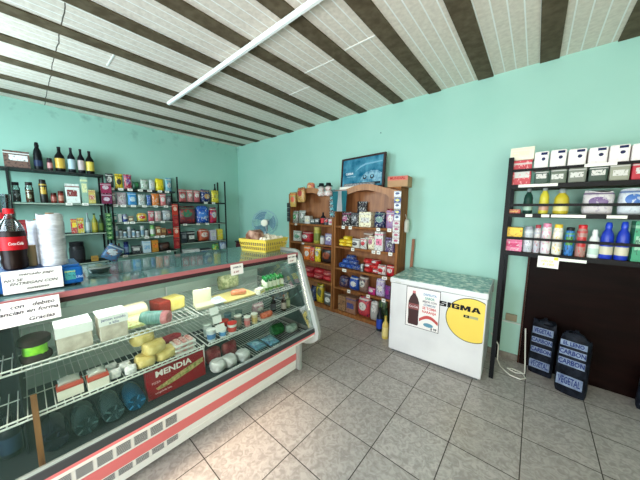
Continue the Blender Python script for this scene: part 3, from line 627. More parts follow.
# yellow basket with eggs
A = at(266, 252, 2, TZ); A = Vector((-1.965, 1.50, TZ)); BR = math.radians(103)
bk = thing('egg_basket', 'yellow slotted plastic basket on the counter in front of the fan', 'basket', (-2.115, 1.60, TZ), BR)
YEL = mat((226, 196, 78), .4)
bw, bd, bh = .36, .34, .115
bm = NB()
def wallp(p0, p1, q0, q1, flare=1.0, rows=3, n=12):
    p0, p1, q0, q1 = map(Vector, (p0, p1, q0, q1))   # bottom edge p, top edge q
    def P(u, v): return (p0.lerp(p1, u)).lerp(q0.lerp(q1, u), v)
    nrm = (p1-p0).cross(q0-p0).normalized()*.003
    def quad(u0, u1, v0, v1):
        a = [P(u0, v0), P(u1, v0), P(u1, v1), P(u0, v1)]
        f = [bm.verts.new(x+nrm) for x in a]; g = [bm.verts.new(x-nrm) for x in a]
        bm.faces.new(f); bm.faces.new(g[::-1])
        for i in range(4): bm.faces.new((f[i], g[i], g[(i+1) % 4], f[(i+1) % 4]))
    for v0, v1 in ((0, .16), (.42, .52), (.78, 1)): quad(0, 1, v0, v1)
    for v0, v1 in ((.16, .42), (.52, .78)):
        for i in range(n+1): u = i/n; quad(max(0, u-.014), min(1, u+.014), v0, v1)
b = [(-bw/2+.02, -bd/2+.02, 0), (bw/2-.02, -bd/2+.02, 0), (bw/2-.02, bd/2-.02, 0), (-bw/2+.02, bd/2-.02, 0)]
tp = [(-bw/2, -bd/2, bh), (bw/2, -bd/2, bh), (bw/2, bd/2, bh), (-bw/2, bd/2, bh)]
for i in range(4): wallp(b[i], b[(i+1) % 4], tp[i], tp[(i+1) % 4])
bx(bm, -bw/2+.02, bw/2-.02, -bd/2+.02, bd/2-.02, 0, .004)
obj('basket_body', bm, YEL, bk)
bm = NB(); e = [Vector(x) for x in tp]; tube(bm, [e[0], e[1]], .007); tube(bm, [e[1], e[2]], .007); tube(bm, [e[2], e[3]], .007); tube(bm, [e[3], e[0]], .007)
obj('rim', bm, YEL, bk, smooth=True)
Mb = Matrix.Translation((-2.115, 1.60, TZ)) @ Matrix.Rotation(BR, 4, 'Z')
egg = None; ep = []
for j in range(6):
    for i in range(6): ep.append(Vector((-.125+i*.05, -.122+j*.049, (.112 + .026*math.cos((i-2.5)*.6)*math.cos((j-2.5)*.6)) + (.006 if (i+j) % 2 else 0))))
for p in ep:
    if p.x < -.02 and p.y > -.06: continue
    prof = [(.0005, -.028), (.011, -.0255), (.018, -.018), (.0215, -.005), (.021, .005), (.016, .018), (.009, .0265), (.0005, .030)]
    w_ = Mb @ p
    if egg is None: egg = o = obj('egg', B(lathe, prof, 12), mat((238, 226, 206), .5), smooth=True)
    else: o = egg.copy(); COL.objects.link(o)
    o.location = w_; o.rotation_euler = (random.uniform(-.5, .5), 1.2+random.uniform(-.3, .3), random.uniform(0, 6)); tag(o, 'cream white egg piled in the yellow basket', 'egg', 'eggs in the yellow basket')
solid('tray_filler', 'flat brown egg carton under the eggs in yellow basket', 'egg carton', B(bx, -.145, .145, -.135, .135, .006, .080), mat((140, 120, 100), .9), (-2.115, 1.60, TZ), BR, bev=.004)
wp = Mb @ Vector((-.085, .045, .082))
solid('bread_bag', 'clear bag of brown bread rolls in left of the yellow basket', 'bag', B(g_bag, .15, .12, .17, 77), noisy('breadbag', (104, 56, 40), (196, 160, 140), 14, .3, .4), wp, BR, True)
# ================================================================ FAN
fn = thing('pedestal_fan', 'pale blue pedestal fan standing behind the egg basket', 'fan', (-3.26, 2.49, 0), math.radians(40))
PB = mat((150, 190, 215), .3); 
obj('base', B(lathe, [(.19, 0), (.19, .015), (.06, .035), (.03, .06)], 28), mat((220, 224, 226), .4), fn, smooth=True)
obj('pole', B(lathe, [(.016, .06), (.016, .7), (.012, .7), (.012, 1.30)], 12), mat((220, 224, 226), .4), fn, smooth=True)
FZ = 1.44
obj('motor', B(lathe, [(.02, .16), (.05, .15), (.055, .04), (.03, .03)], 20, (0, 0, FZ), 'y'), mat((215, 222, 226), .4), fn, smooth=True)
obj('neck', B(bx, -.02, .02, .03, .12, 1.29, FZ-.04), mat((215, 222, 226), .4), fn, bev=.004)
bm = NB()
for yy, rr in ((-.045, .10), (-.05, .15), (-.03, .19), (0, .205), (.03, .19)):
    tube(bm, [(rr*math.cos(a*PI/16), yy, FZ+rr*math.sin(a*PI/16)) for a in range(33)], .0025, 5)
for a in range(40):
    t_ = a*PI/20; tube(bm, [(r*math.cos(t_+.25*r/.2), y, FZ+r*math.sin(t_+.25*r/.2)) for r, y in ((.045, -.055), (.10, -.055), (.16, -.045), (.205, 0), (.18, .035), (.06, .045))], .0013, 4)
obj('guard', bm, mat((120, 156, 176), .3), fn, smooth=True)
for q in range(3):
    bm = NB(); vs = []
    for i in range(7):
        for j in range(7):
            r = .04+.135*i/6; a = q*2*PI/3 + (j/6-.5)*1.5*(.6+.4*i/6); vs.append(bm.verts.new((r*math.cos(a), -.012+.03*(j/6-.5), FZ+r*math.sin(a))))
    for i in range(6):
        for j in range(6): bm.faces.new((vs[i*7+j], vs[i*7+j+1], vs[i*7+j+8], vs[i*7+j+7]))
    ext = bmesh.ops.solidify(bm, geom=bm.faces[:], thickness=.003)
    obj('blade', bm, mat((110, 150, 176), .2, 0, .7), fn, smooth=True)
obj('hub', B(lathe, [(.001, -.064), (.04, -.062), (.055, -.054), (.055, -.02)], 20, (0, 0, FZ), 'y'), mat((236, 232, 214), .4), fn, smooth=True)
# ================================================================ WOODEN BOOKCASES
def wood(name, c1, c2): return noisy(name, c1, c2, 5, .45, .15, 6, (5, 5, .7))
WD = wood('brown_wood', (122, 76, 44), (156, 102, 60)); WD2 = wood('back_wood', (136, 84, 50), (166, 108, 66))
YK = 3.14
def bookcase(lab, x0, x1, zs):
    t = thing('bookcase', lab, 'bookcase', ((x0+x1)/2, YK, 0)); w = (x1-x0)/2
    for s in (-1, 1): obj('side_panel', B(bx, min(s*w, s*(w-.035)), max(s*w, s*(w-.035)), 0, .275, 0, 1.93), WD, t, bev=.003)
    obj('back_panel', B(bx, -w+.036, w-.036, .255, .272, .02, 1.93), WD2, t)
    for z in zs: obj('shelf', B(bx, -w+.036, w-.036, .004, .254, z-.028, z), WD, t, bev=.002)
    obj('plinth', B(bx, -w+.036, w-.036, .012, .03, 0.0, zs[-1]-.029), WD, t)
    n = 20; poly = []
    for i in range(n+1):                                            # arched cornice
        u = -1+2*i/n; poly.append((u*(w-.036), 1.915+.10*(math.cos(u*PI)*.5+.5)**.8))
    low = [(u, z-.085 if abs(u) < w*.72 else z-.12) for u, z in poly][::-1]
    obj('arched_cornice', B(prism, poly+low, -.006, .022, 'y'), wood('cornice_wood', (150, 98, 58), (178, 122, 76)), t)
    obj('top_board', B(bx, -w, w, .023, .275, 1.931, 1.955), WD, t)
    return t
ZR = (1.41, 1.09, .75, .435, .06); ZL = (1.41, 1.085, .775, .465, .065)
bookcase('brown wooden arched bookcase nearer the freezer, topped by the picture', -2.385, -1.335, ZR)
bookcase('brown wooden arched bookcase nearer the fan, beside the display counter', -3.41, -2.395, ZL)
nm = ('top', 'second', 'third', 'fourth', 'bottom')
SR = [Shelf(1, YK+.03, z+.001, 0, 'on %s shelf of freezer-side bookcase' % nm[i]) for i, z in enumerate(ZR)]
SL = [Shelf(1, YK+.03, z+.001, 0, 'on %s shelf of fan-side bookcase' % nm[i]) for i, z in enumerate(ZL)]
K, Wt, Rd, Bl, Yl, Pk, Gn, Or, Pu, Br, Gy, Cr = (28, 26, 30), (212, 208, 202), (196, 30, 40), (30, 76, 170), (240, 206, 40), (224, 120, 150), (50, 130, 70), (226, 120, 40), (110, 60, 130), (120, 72, 44), (140, 145, 150), (232, 222, 190)
NV = (24, 34, 80); DR = (120, 20, 36); TE = (40, 150, 160); LB = (130, 180, 220)
for a in ((0, 'pouch', 340.5, 349.5, 212, K, (160, 60, 110), Wt, 'black snack pouch with pink print'), (0, 'pouch', 350, 358, 213, K, (90, 90, 100), Wt, 'black snack pouch with grey print'),
    (0, 'box', 359, 371, 212, Cr, Wt, Br, 'cream cookie box with yellow top'), (0, 'bag', 373, 384, 212.5, NV, (90, 130, 120), Wt, 'navy and green striped snack bag'),
    (0, 'pouch', 385, 394.5, 211, (150, 120, 160), Wt, Rd, 'lilac and red snack pouch'),
        (1, 'pouch', 351, 359, 239, Wt, K, (200, 190, 180), 'white pouch with black print'), (1, 'pouch', 359.5, 366, 238.5, Wt, Rd, K, 'white pouch with red print'),
    (1, 'bag', 367, 374, 236.5, Cr, (200, 120, 140), K, 'cream and pink sweets bag'), (1, 'box', 374.5, 383, 232, Wt, Pk, K, 'tall white and pink sweets box'), (1, 'pouch', 384, 394, 238, (90, 70, 110), (60, 50, 60), Wt, 'dark purple pouch'),
    (2, 'pouch', 360, 363, 264, Gy, Wt, K, 'narrow grey packet'), (2, 'bag', 376.5, 385, 265.5, Wt, Rd, DR, 'white and red small pouch'), (2, 'bag', 385.5, 394, 266, Rd, Wt, DR, 'red and white small bag'),
    (3, 'bag', 338, 347.5, 277, (60, 40, 70), NV, (150, 120, 110), 'dark purple lentil bag'), (3, 'bag', 348, 357.5, 277.5, Bl, Wt, NV, 'blue bag with white label'), (3, 'bag', 358, 367, 277, (130, 100, 90), Wt, NV, 'brown grey noodle bag'),
    (3, 'pouch', 367.3, 374.5, 288, (190, 30, 110), Wt, Pu, 'small magenta pouch'), (3, 'bag', 375, 383.5, 280, (190, 180, 210), Wt, Pu, 'pale lilac bag'), (3, 'pouch', 384, 390, 286, Pu, (150, 40, 130), K, 'purple pouch beside the side panel'),
    (4, 'box', 338, 345.5, 296, (150, 110, 76), (130, 90, 60), K, 'left brown paper pack'), (4, 'box', 346, 355.5, 297.5, (140, 100, 80), (50, 60, 120), Br, 'brown pack with blue print'), (4, 'bag', 356.5, 368.5, 298, (190, 60, 70), Wt, NV, 'red and white checked bag'),
    (4, 'bag', 369.5, 377, 302, (170, 165, 160), Wt, Gy, 'pale grey bag'), (4, 'bag', 378, 386, 299, (50, 80, 50), (30, 50, 34), (120, 140, 80), 'dark green leafy bag')):
    put(SR[a[0]], *a[1:])
put(SR[0], 'pouch', 356, 366, 201.5, K, (60, 56, 66), Wt, 'high standing black snack pouch at back', dy=.14)
put(SR[0], 'bag', 386, 391.5, 209.5, (196, 40, 60), Wt, Rd, 'tall crimson packet at back', dy=.14)
put(SR[1], 'pouch', 362, 372, 232, (150, 110, 90), Wt, Br, 'brown biscuit pouch at back', dy=.13)
ROWN = ('bottom', 'second', 'third', 'fourth')
def pile(S, x0, x1, cols_, hh, c, what, d=.15):
    a = at(x0, 262, 1, S.f).x; b = at(x1, 262, 1, S.f).x; n0 = cols_[0]; w = (b-a)/n0
    for r_, nc in enumerate(cols_):
        for i in range(nc):
            x = (a+b)/2+(i-(nc-1)/2)*w+random.uniform(-.01, .01); SEED[0] += 1
            side = {1: 'the', 2: ('left', 'right')[min(i, 1)], 3: ('left', 'middle', 'right')[min(i, 2)]}[nc]
            desc = ('%s %s in %s row of pile' % (side, what, ROWN[r_])).replace('the ', '')
            o, _ = make('bag', w*1.04, hh*1.04, *c[(r_+i) % len(c)], desc+' '+S.p.replace('bookcase', 'bookcase'), 'bag', 'food_bag', (x, S.f+d/2+random.uniform(0, .015), S.z+r_*hh+.002), random.uniform(-.12, .12), None, SEED[0], d)
            if r_ == 0: S.it.append([x, what+' pile', 0])
pile(SR[2], 337.6, 359, (3, 2, 1), .068, ((Bl, (20, 60, 140), LB), ((20, 60, 150), Bl, LB), ((24, 70, 160), (20, 50, 120), Wt)), 'blue rice bag')
pile(SR[2], 363, 378, (2, 2, 2), .064, (((196, 22, 32), (220, 80, 70), DR), ((186, 20, 30), (210, 200, 200), DR)), 'red bag')
pile(SR[1], 338, 350.5, (2, 2, 1), .052, ((Yl, (250, 220, 80), (200, 150, 20)), ((226, 190, 30), Yl, (250, 230, 120))), 'bright yellow bag')
pile(SL[3], 303.5, 332, (3, 3), .088, (((170, 24, 40), (200, 60, 60), DR), ((150, 20, 34), (200, 120, 110), DR)), 'red flour packet')
for a in ((0, 'pouch', 291.5, 297.5, 211, (120, 120, 110), Gn, Wt, 'grey green spice pouch'), (0, 'pouch', 298, 304, 210.5, (140, 150, 140), Wt, K, 'light grey spice pouch'), (0, 'box', 304.5, 309.5, 216, Wt, Cr, Gy, 'small white box'), (0, 'box', 310, 314.5, 219, (30, 60, 60), Wt, K, 'small dark teal box'),
    (0, 'box', 315, 319, 218.5, K, Wt, Gy, 'small black box'), (0, 'bottle', 319.5, 323.5, 212.5, K, Rd, K, 'small black bottle with red label'), (0, 'box', 324, 328, 218, (40, 40, 50), Rd, Wt, 'small dark box with red print'), (0, 'box', 328.4, 332, 219, Wt, Pk, K, 'small white and pink box'),
    (1, 'pouch', 292, 299.5, 231, Wt, (120, 160, 140), Gn, 'white and green pouch'), (1, 'bag', 300.5, 309.5, 232, (190, 30, 50), Wt, DR, 'crimson pouch'), (1, 'jar', 312, 318, 227, (170, 160, 60), (120, 130, 60), (190, 170, 90), 'yellow green jar'), (1, 'jar', 319, 323, 236, (210, 200, 190), Wt, Gy, 'short whitish jar'), (1, 'pouch', 324, 332, 234, (150, 140, 180), Wt, Pu, 'lilac grey pouch'),
    (2, 'pouch', 303, 309, 246, Or, Wt, (200, 60, 40), 'orange chips pouch'), (2, 'pouch', 309.4, 313.5, 247.5, (200, 50, 40), Or, Wt, 'narrow red chips pouch'), (2, 'pouch', 314, 319.5, 247.5, Yl, Wt, K, 'yellow and white pouch'), (2, 'bag', 320, 332, 247.5, (40, 22, 22), (150, 70, 40), K, 'dark coffee bag with orange print'),
    (4, 'bag', 309.5, 315, 287, (30, 40, 90), K, Gy, 'dark blue bag'), (4, 'bag', 315.3, 322, 285, (210, 180, 40), (90, 90, 60), K, 'yellow bag'), (4, 'pouch', 322.5, 331, 293, (90, 90, 86), Wt, K, 'grey pouch')):
    put(SL[a[0]], *a[1:])
put(SL[4], 'box', 313.5, 320, 298.5, Wt, Cr, Gy, 'flat white carton lying', dy=-.02) if False else None
tags(SR[0], (343, 350, 378, 389), .0315, 'top shelf of freezer-side bookcase', -.02, (.055, .045)); tags(SR[1], (353, 374, 379, 391), .0315, 'second shelf of freezer-side bookcase', -.02, (.055, .045))
tags(SR[2], (345, 386), .0315, 'third shelf of freezer-side bookcase', -.02, (.075, .045)); tags(SR[3], (350, 370, 386), .0315, 'fourth shelf of freezer-side bookcase', -.02, (.055, .05))
tags(SL[0], (296,), .0315, 'top shelf of fan-side bookcase', -.02, (.055, .03)); tags(SL[1], (303,), .0315, 'second shelf of fan-side bookcase', -.02, (.055, .03))
# hanging product strips on the right case
t = thing('sachet_strip', 'long strip of white and navy sachets hanging at bookcase right edge', 'sachet strip', (-1.355, YK-.018, 0))
for i in range(9):
    z = 1.86-i*.075; c = (((225, 225, 228), (40, 50, 110), (150, 150, 160)), ((30, 50, 130), (220, 210, 90), Wt))[i % 2] if i < 5 else (Wt, (190, 90, 120), (60, 60, 90))
    obj('sachet', B(bx, -.05+.004*i*(i < 5), .045, -.006, 0, z-.036, z+.036), printed(*c, .35), t, bev=.002)
obj('hook', B(tube, [(0, -.003, 1.895), (0, .012, 1.905)], .003), mat((160, 160, 160), .3, .8), t)
t = thing('banner_cloth', 'teal and white striped cloth hanging from the bookcase top', 'cloth', (-2.25, YK-.03, 0))
for i, (x0, x1, c) in enumerate(((-.13, -.045, (46, 134, 146)), (-.045, .035, (210, 214, 214)), (.035, .12, (46, 134, 146)))):
    bm = NB(); n = 8; A_ = []
    for j in range(9):
        for k2 in range(4):
            x = x0+(x1-x0)*k2/3; A_.append(bm.verts.new((x, -.012*math.sin(x*40+j*.4)-.006, 1.93-.30*j/8)))
    for j in range(8):
        for k2 in range(3): bm.faces.new((A_[j*4+k2], A_[j*4+k2+1], A_[j*4+k2+5], A_[j*4+k2+4]))
    bmesh.ops.solidify(bm, geom=bm.faces[:], thickness=.003)
    obj('stripe_panel', bm, mat(c, .8), t, smooth=True)
obj('hem_rod', B(tube, [(-.13, 0, 1.936), (.12, 0, 1.936)], .005), mat((160, 160, 160), .5), t)
t = thing('hanging_bag', 'small white plastic bag hanging on the bookcase right side', 'bag', (-1.305, 3.33, 0))
obj('film', B(g_bag, .05, .17, .10, 21), mat((214, 214, 204), .4), t, smooth=True, loc=(.003, 0, 1.36)); obj('string', B(tube, [(0, 0, 1.53), (-.022, 0, 1.60)], .003), WHITE, t)
# hanging on the left case
for i, (px, py, c, lab, w, h) in enumerate(((293, 200, ((190, 150, 70), (220, 90, 60), (40, 120, 110)), 'green and orange snack bag hanging at top left of fan-side bookcase', .14, .24), (301, 195, ((196, 150, 84), (170, 60, 50), (90, 60, 40)), 'gold brown snack bag hanging second from left on bookcase', .17, .24), (306, 187, ((200, 90, 60), (230, 170, 90), Wt), 'red orange snack bag perched on fan-side bookcase arch', .15, .13))):
    q = at(px, py, 1, YK-.06); ob = obj('snack_bag', B(g_bag, w, h, .07, 100+i), printed(*c, .35), smooth=True); ob.location = (q.x, YK-.048 if i < 2 else YK+.06, q.z-h/2 if i < 2 else 1.97); tag(ob, lab, 'snack bag')
for i, (x0, lab, c) in enumerate(((322.5, 'white toy packet with black top left of the pair on bookcase', Wt), (329.5, 'white and red toy packet with black top, right of pair', (230, 214, 210)))):
    q = at(x0, 195, 1, YK-.05); t = thing('toy_packet', lab, 'toy', (q.x, YK-.078, 1.86), 0)
    obj('body', B(lathe, [(.02, 0), (.055, .01), (.066, .04), (.055, .075), (.038, .088), (.050, .105), (.052, .13), (.03, .155)], 14), printed(c, Wt, (200, 60, 60), .5), t, smooth=True)
    obj('hat', B(lathe, [(.065, .150), (.065, .160), (.042, .164), (.036, .20)], 14), mat((30, 40, 40), .7), t, smooth=True)
t = thing('sachet_strip', 'black and teal sachet strip hanging at right edge of fan-side bookcase', 'sachet strip', (at(332, 205, 1, YK-.02).x, YK-.012, 0))
for i in range(5): obj('sachet', B(bx, -.05, .05, -.006, 0, 1.92-.085*i-.04, 1.92-.085*i+.04), printed((24, 30, 36), (70, 160, 170), (230, 235, 235), .35), t, bev=.002)
t = thing('sachet_strip', 'black sachet strip hanging at left edge of fan-side bookcase', 'sachet strip', (-3.40, YK-.012, 0))
for i in range(4): obj('sachet', B(bx, -.04, .04, -.006, 0, 1.73-.085*i-.04, 1.73-.085*i+.04), printed((26, 28, 32), (50, 60, 60), K, .35), t, bev=.002)
# picture on top
pt = thing('framed_picture', 'framed blue picture of a car front leaning on the wall above bookcase', 'picture', (-2.02, 3.315, 1.975), 0)
pt.rotation_euler = (-.06, 0, math.radians(-7))
FRM = mat((62, 46, 44), .4); pw, phh = .80, .47
for a in ((-pw/2, pw/2, 0, .025), (-pw/2, pw/2, phh-.022, phh), (-pw/2, -pw/2+.022, .0255, phh-.0225), (pw/2-.03, pw/2, .0255, phh-.0225)): obj('frame_rail', B(bx, a[0], a[1], -.02, .012, a[2], a[3]), FRM, pt)
pic = obj('print', B(bx, -pw/2+.0225, pw/2-.0305, -.004, .004, .026, phh-.023), noisy('sea_print', (22, 92, 122), (86, 152, 176), 7, .15, 0, 6), pt)
lb = mat((120, 170, 194), .3); dk = mat((14, 34, 48), .3)
bm = NB()
prism(bm, [(-.06, .05), (.0, .16), (.08, .23), (.17, .25), (.28, .24), (.35, .20), (.35, .06)], -.0055, -.0042, 'y'); obj('car_body', bm, noisy('car_print', (60, 120, 150), (150, 190, 206), 14, .2), pic)
bm = NB(); prism(bm, [(-.12, .26), (-.03, .33), (.06, .36), (.35, .37), (.35, .355), (.07, .34), (-.02, .31)], -.0065, -.0042, 'y'); obj('wing_line', bm, lb, pic)
for x in (.06, .19): obj('headlamp', B(lathe, [(.034, -.0068), (.034, -.0056)], 18, (x, 0, .16), 'y'), dk, pic)
for x in (.06, .19): obj('headlamp_glint', B(lathe, [(.018, -.0078), (.018, -.0069)], 14, (x, 0, .168), 'y'), lb, pic)
obj('bumper_shadow', B(bx, -.06, .34, -.0066, -.0056, .05, .085), dk, pic)
text('lettering', 'CARINA', .045, mat((236, 240, 244), .5), pic, (-.235, -.0050, .23), bold=.0012, sx=.9)
text('lettering', 'aceites y lubricantes', .02, mat((190, 214, 226), .5), pic, (-.20, -.0050, .185))
# cardboard box, papers on top
cbx = thing('cardboard_box', 'cardboard box with red lettering at the right of the bookcase top', 'box', (-1.395, 3.18, 1.957), .12)
obj('carton', B(bx, -.13, .13, 0, .22, 0, .135), noisy('kraft', (176, 136, 100), (190, 150, 112), 9, .8), cbx, bev=.003)
obj('top_flap', B(bx, -.13, .13, -.003, .0, .08, .135), mat((206, 120, 104), .7), cbx)
text('lettering', 'MUNDIAL', .045, mat((176, 30, 36), .6), cbx, (0, -.0036, .108), bold=.001, sx=1.0)
for i, (x0, x1, y0, y1, c, lab) in enumerate(((-2.33, -1.72, YK+.06, YK+.125, (236, 230, 218), 'long flat white box lying on bookcase top under the picture'),)):
    solid('flat_box', lab, 'box', B(bx, x0, x1, y0, y1, 1.957, 2.0), mat(c, .7), bev=.003)
solid('newspaper_roll', 'grey rolled newspaper lying along the bookcase top front', 'newspaper', B(lathe, [(.02, 0), (.022, .01), (.022, .5), (.02, .51)], 12, (-2.27, YK+.10, 2.0225), 'x'), noisy('newsprint', (90, 92, 98), (170, 170, 172), 50, .8), smooth=True)
solid('wooden_stick', 'brown wooden stick leaning on the wall behind the freezer', 'stick', B(bx, -.018, .018, -.008, .008, 0, 1.27), noisy('stickwood', (140, 92, 66), (168, 116, 86), 6, .6, .1), (-1.262, 3.385, .001), 0, ry=.032)
# floor bottles
make('bottle', .085, .33, (30, 34, 40), (40, 70, 170), (20, 20, 26), 'dark bottle with blue label on floor by the bookcase foot', 'bottle', 'bottle', (-1.515, 3.07, .001), 0, None, 1)
make('bottle', .085, .30, (206, 180, 90), (220, 200, 130), (190, 160, 60), 'yellow oil bottle on the floor beside the freezer', 'bottle', 'bottle', (-1.36, 2.93, .001), 0, None, 1)
make('bottle', .075, .36, (40, 66, 40), (60, 90, 60), (20, 30, 20), 'dark green bottle on the floor behind the oil bottle', 'bottle', 'bottle', (-1.40, 3.04, .001), 0, None, 1)
# ================================================================ FREEZER
fz = thing('chest_freezer', 'white chest freezer with yellow circle logo and teal patterned top', 'freezer', (-1.205, 2.692, 0), math.radians(2.4))
FW = noisy('white_enamel', (208, 206, 206), (220, 218, 217), 3, .35)
fw, fd, fh = .935, .67, .83
obj('cabinet', B(bx, 0, fw, 0, fd, .03, fh), FW, fz, bev=.012)
obj('plinth', B(bx, .03, fw-.03, .03, fd-.02, 0, .0295), mat((90, 90, 90), .6), fz)
lid = obj('lid', B(bx, -.006, fw+.006, -.012, fd, fh+.004, fh+.060), FW, fz, bev=.010)
obj('lid_gasket', B(bx, .01, fw-.01, .004, fd-.01, fh-.002, fh+.005), mat((120, 124, 120), .6), fz)
mm = bpy.data.materials.new('teal_marbled_sheet'); mm.use_nodes = True; n = NT(mm)
tc = n.new('ShaderNodeTexCoord'); vo = n.new('ShaderNodeTexVoronoi'); vo.inputs['Scale'].default_value = 16; n.link(tc.outputs['Object'], vo.inputs[0])
no = n.new('ShaderNodeTexNoise'); no.inputs['Scale'].default_value = 22; no.inputs['Detail'].default_value = 3; n.link(tc.outputs['Object'], no.inputs[0])
mr = n.new('ShaderNodeMapRange'); mr.inputs[1].default_value = .42; mr.inputs[2].default_value = .58; n.link(no.outputs[0], mr.inputs[0])
c_ = n.mix(mr.outputs[0], lin((124, 172, 166)), lin((224, 228, 216))); c_ = n.mix(n.math('MULTIPLY', n.math('GREATER_THAN', vo.outputs['Distance'], .55), .7), c_, lin((84, 142, 142)))
n.link(c_, n.b.inputs['Base Color']); n.b.inputs['Roughness'].default_value = .3
obj('top_cover', B(bx, .006, fw-.006, -.004, fd-.004, fh+.0605, fh+.064), mm, lid)
obj('lock', B(bx, .06, .12, -.016, -.0125, fh+.012, fh+.024), mat((200, 200, 190), .4), lid)
obj('hinge', B(bx, fw+.0005, fw+.012, fd-.12, fd-.06, fh-.06, fh+.02), GREY, fz)
# logo disc cut at the right edge
cx, cz, rr = .815, .596, .215
def disc(r, x1): return [(min(cx+r*math.cos(a*PI/32), x1), cz+r*math.sin(a*PI/32)) for a in range(64)]
obj('logo_ring', B(prism, disc(rr+.008, fw-.012), -.0012, -.0002, 'y'), mat((96, 92, 60), .5), fz)
lg = obj('logo_disc', B(prism, disc(rr, fw-.012), -.0022, -.0013, 'y'), mat((232, 200, 84), .4), fz)
LET = {'S': [[(0, 1), (1, 1), (1, .74), (.34, .74), (.34, .62), (1, .62), (1, 0), (0, 0), (0, .26), (.66, .26), (.66, .38), (0, .38)]],
    'I': [[(.08, 0), (.92, 0), (.92, 1), (.08, 1)]], 'G': [[(1, .66), (.66, .66), (.66, .76), (.36, .76), (.36, .26), (.66, .26), (.66, .36), (.5, .36), (.5, .56), (1, .56), (1, 0), (.14, 0), (0, .14), (0, .86), (.14, 1), (.86, 1), (1, .86)]],
    'M': [[(0, 0), (.28, 0), (.28, .55), (.42, .1), (.58, .1), (.72, .55), (.72, 0), (1, 0), (1, 1), (.66, 1), (.5, .5), (.34, 1), (0, 1)]],
    'A': [[(0, 0), (.28, 0), (.35, .2), (.65, .2), (.72, 0), (1, 0), (.68, 1), (.32, 1)]]}
lx = .527
for ch, w_ in (('S', .066), ('I', .036), ('G', .070), ('M', .088), ('A', .080)):
    for poly_ in LET[ch]: obj('letter', B(prism, [(lx+u*w_, .683+v*.052) for u, v in poly_], -.0034, -.0024, 'y'), BLACK, lg)
    if ch == 'A': obj('letter_gap', B(prism, [(lx+.42*w_, .683+.4*.052), (lx+.58*w_, .683+.4*.052), (lx+.5*w_, .683+.7*.052)], -.0040, -.0035, 'y'), mat((232, 200, 84), .4), lg)
    lx += w_+.006
for i, (x, s) in enumerate(((.775, 1), (.83, 0))):
    obj('badge', B(bx, x-.024-.01*(1-s), x+.024+.02*(1-s), -.0036, -.0024, .618, .644), BLACK if s else mat((170, 165, 120), .5), lg)
text('lettering', 'III', .022, mat((240, 230, 150), .5), lg, (.775, -.0042, .631))
# drinks poster
po = thing('drink_poster', 'rectangular cola advertising poster stuck on the freezer front', 'poster', (0, 0, 0))
po.location = fz.location; po.rotation_euler = fz.rotation_euler
obj('frame', B(bx, .185, .535, -.002, -.0005, .375, .825), mat((60, 56, 60), .5), po)
obj('paper', B(bx, .191, .529, -.003, -.0021, .381, .819), mat((232, 226, 222), .5), po)
def flat(prof, cxp, cz0, y0, y1): return [(cxp+r, cz0+z) for r, z in prof]+[(cxp-r, cz0+z) for r, z in prof[::-1]]
bprof = [(.05, 0), (.057, .02), (.054, .10), (.058, .20), (.056, .26), (.04, .31), (.018, .345), (.016, .36)]
obj('printed_bottle', B(prism, flat(bprof, .27, .40, 0, 0), -.0042, -.0031, 'y'), mat((58, 26, 24), .3), po)
obj('printed_label', B(prism, [(.213, .575), (.327, .575), (.327, .64), (.213, .64)], -.0050, -.0043, 'y'), mat((130, 66, 66), .4), po)
obj('printed_cap', B(bx, .254, .286, -.0048, -.0043, .757, .785), mat((200, 120, 120), .4), po)
text('lettering', 'Coca-Cola', .036, mat((240, 230, 230), .5), po, (.27, -.0056, .607), sx=.6)
for i, (s, z, c, sz) in enumerate((('DISFRUTA', .765, (110, 150, 190), .034), ('SABOR', .725, (90, 160, 150), .036), ('MEJOR CON', .688, (120, 110, 120), .030), ('COMIDAS', .652, (110, 130, 150), .032), ('SE TOMA', .615, (200, 50, 50), .040), ('NARANJA', .575, (200, 50, 50), .038))):
    text('lettering', s, sz, mat(c, .5), po, (.432, -.0038, z), bold=.0008, sx=.85)
bm = NB(); prism(bm, [(.335+.19*i/12, .49+.05*math.sin(i/12*PI)) for i in range(13)]+[(.335+.19*i/12, .455+.05*math.sin(i/12*PI)) for i in range(12, -1, -1)], -.0042, -.0031, 'y'); obj('red_swirl', bm, mat((190, 70, 66), .5), po)
obj('blue_badge', B(prism, [(.43+.05*math.cos(a*PI/8), .435+.022*math.sin(a*PI/8)) for a in range(16)], -.0050, -.0043, 'y'), mat((90, 140, 160), .5), po)
text('lettering', '$ 99', .034, mat((40, 36, 40), .5), po, (.485, -.0038, .402), bold=.0012)
# power cable
solid('power_cable', 'white power cable looping on the floor by the black rack', 'cable', B(tube, [(-.27, 3.30, .30), (-.19, 3.26, .20), (-.185, 3.22, .05), (-.15, 3.17, .008), (-.06, 3.06, .008), (.02, 3.05, .008), (.06, 3.10, .008), (.03, 3.19, .008), (-.05, 3.20, .012), (-.09, 3.16, .020), (-.02, 3.12, .022), (.05, 3.15, .03), (.045, 3.24, .10), (.02, 3.36, .42)], .006, 8), mat((214, 212, 200), .4), smooth=True)
t = thing('wall_socket', 'beige wall socket with pipe on the mint wall behind rack', 'socket', (-.09, YB-.001, .44))
obj('socket_box', B(bx, -.07, .03, -.035, 0, 0.01, .085), mat((150, 140, 116), .5), t, bev=.006)
obj('pipe', B(tube, [(-.30, -.014, -.01), (.10, -.014, -.01)], .010, 8), mat((196, 210, 204), .4), t, smooth=True)
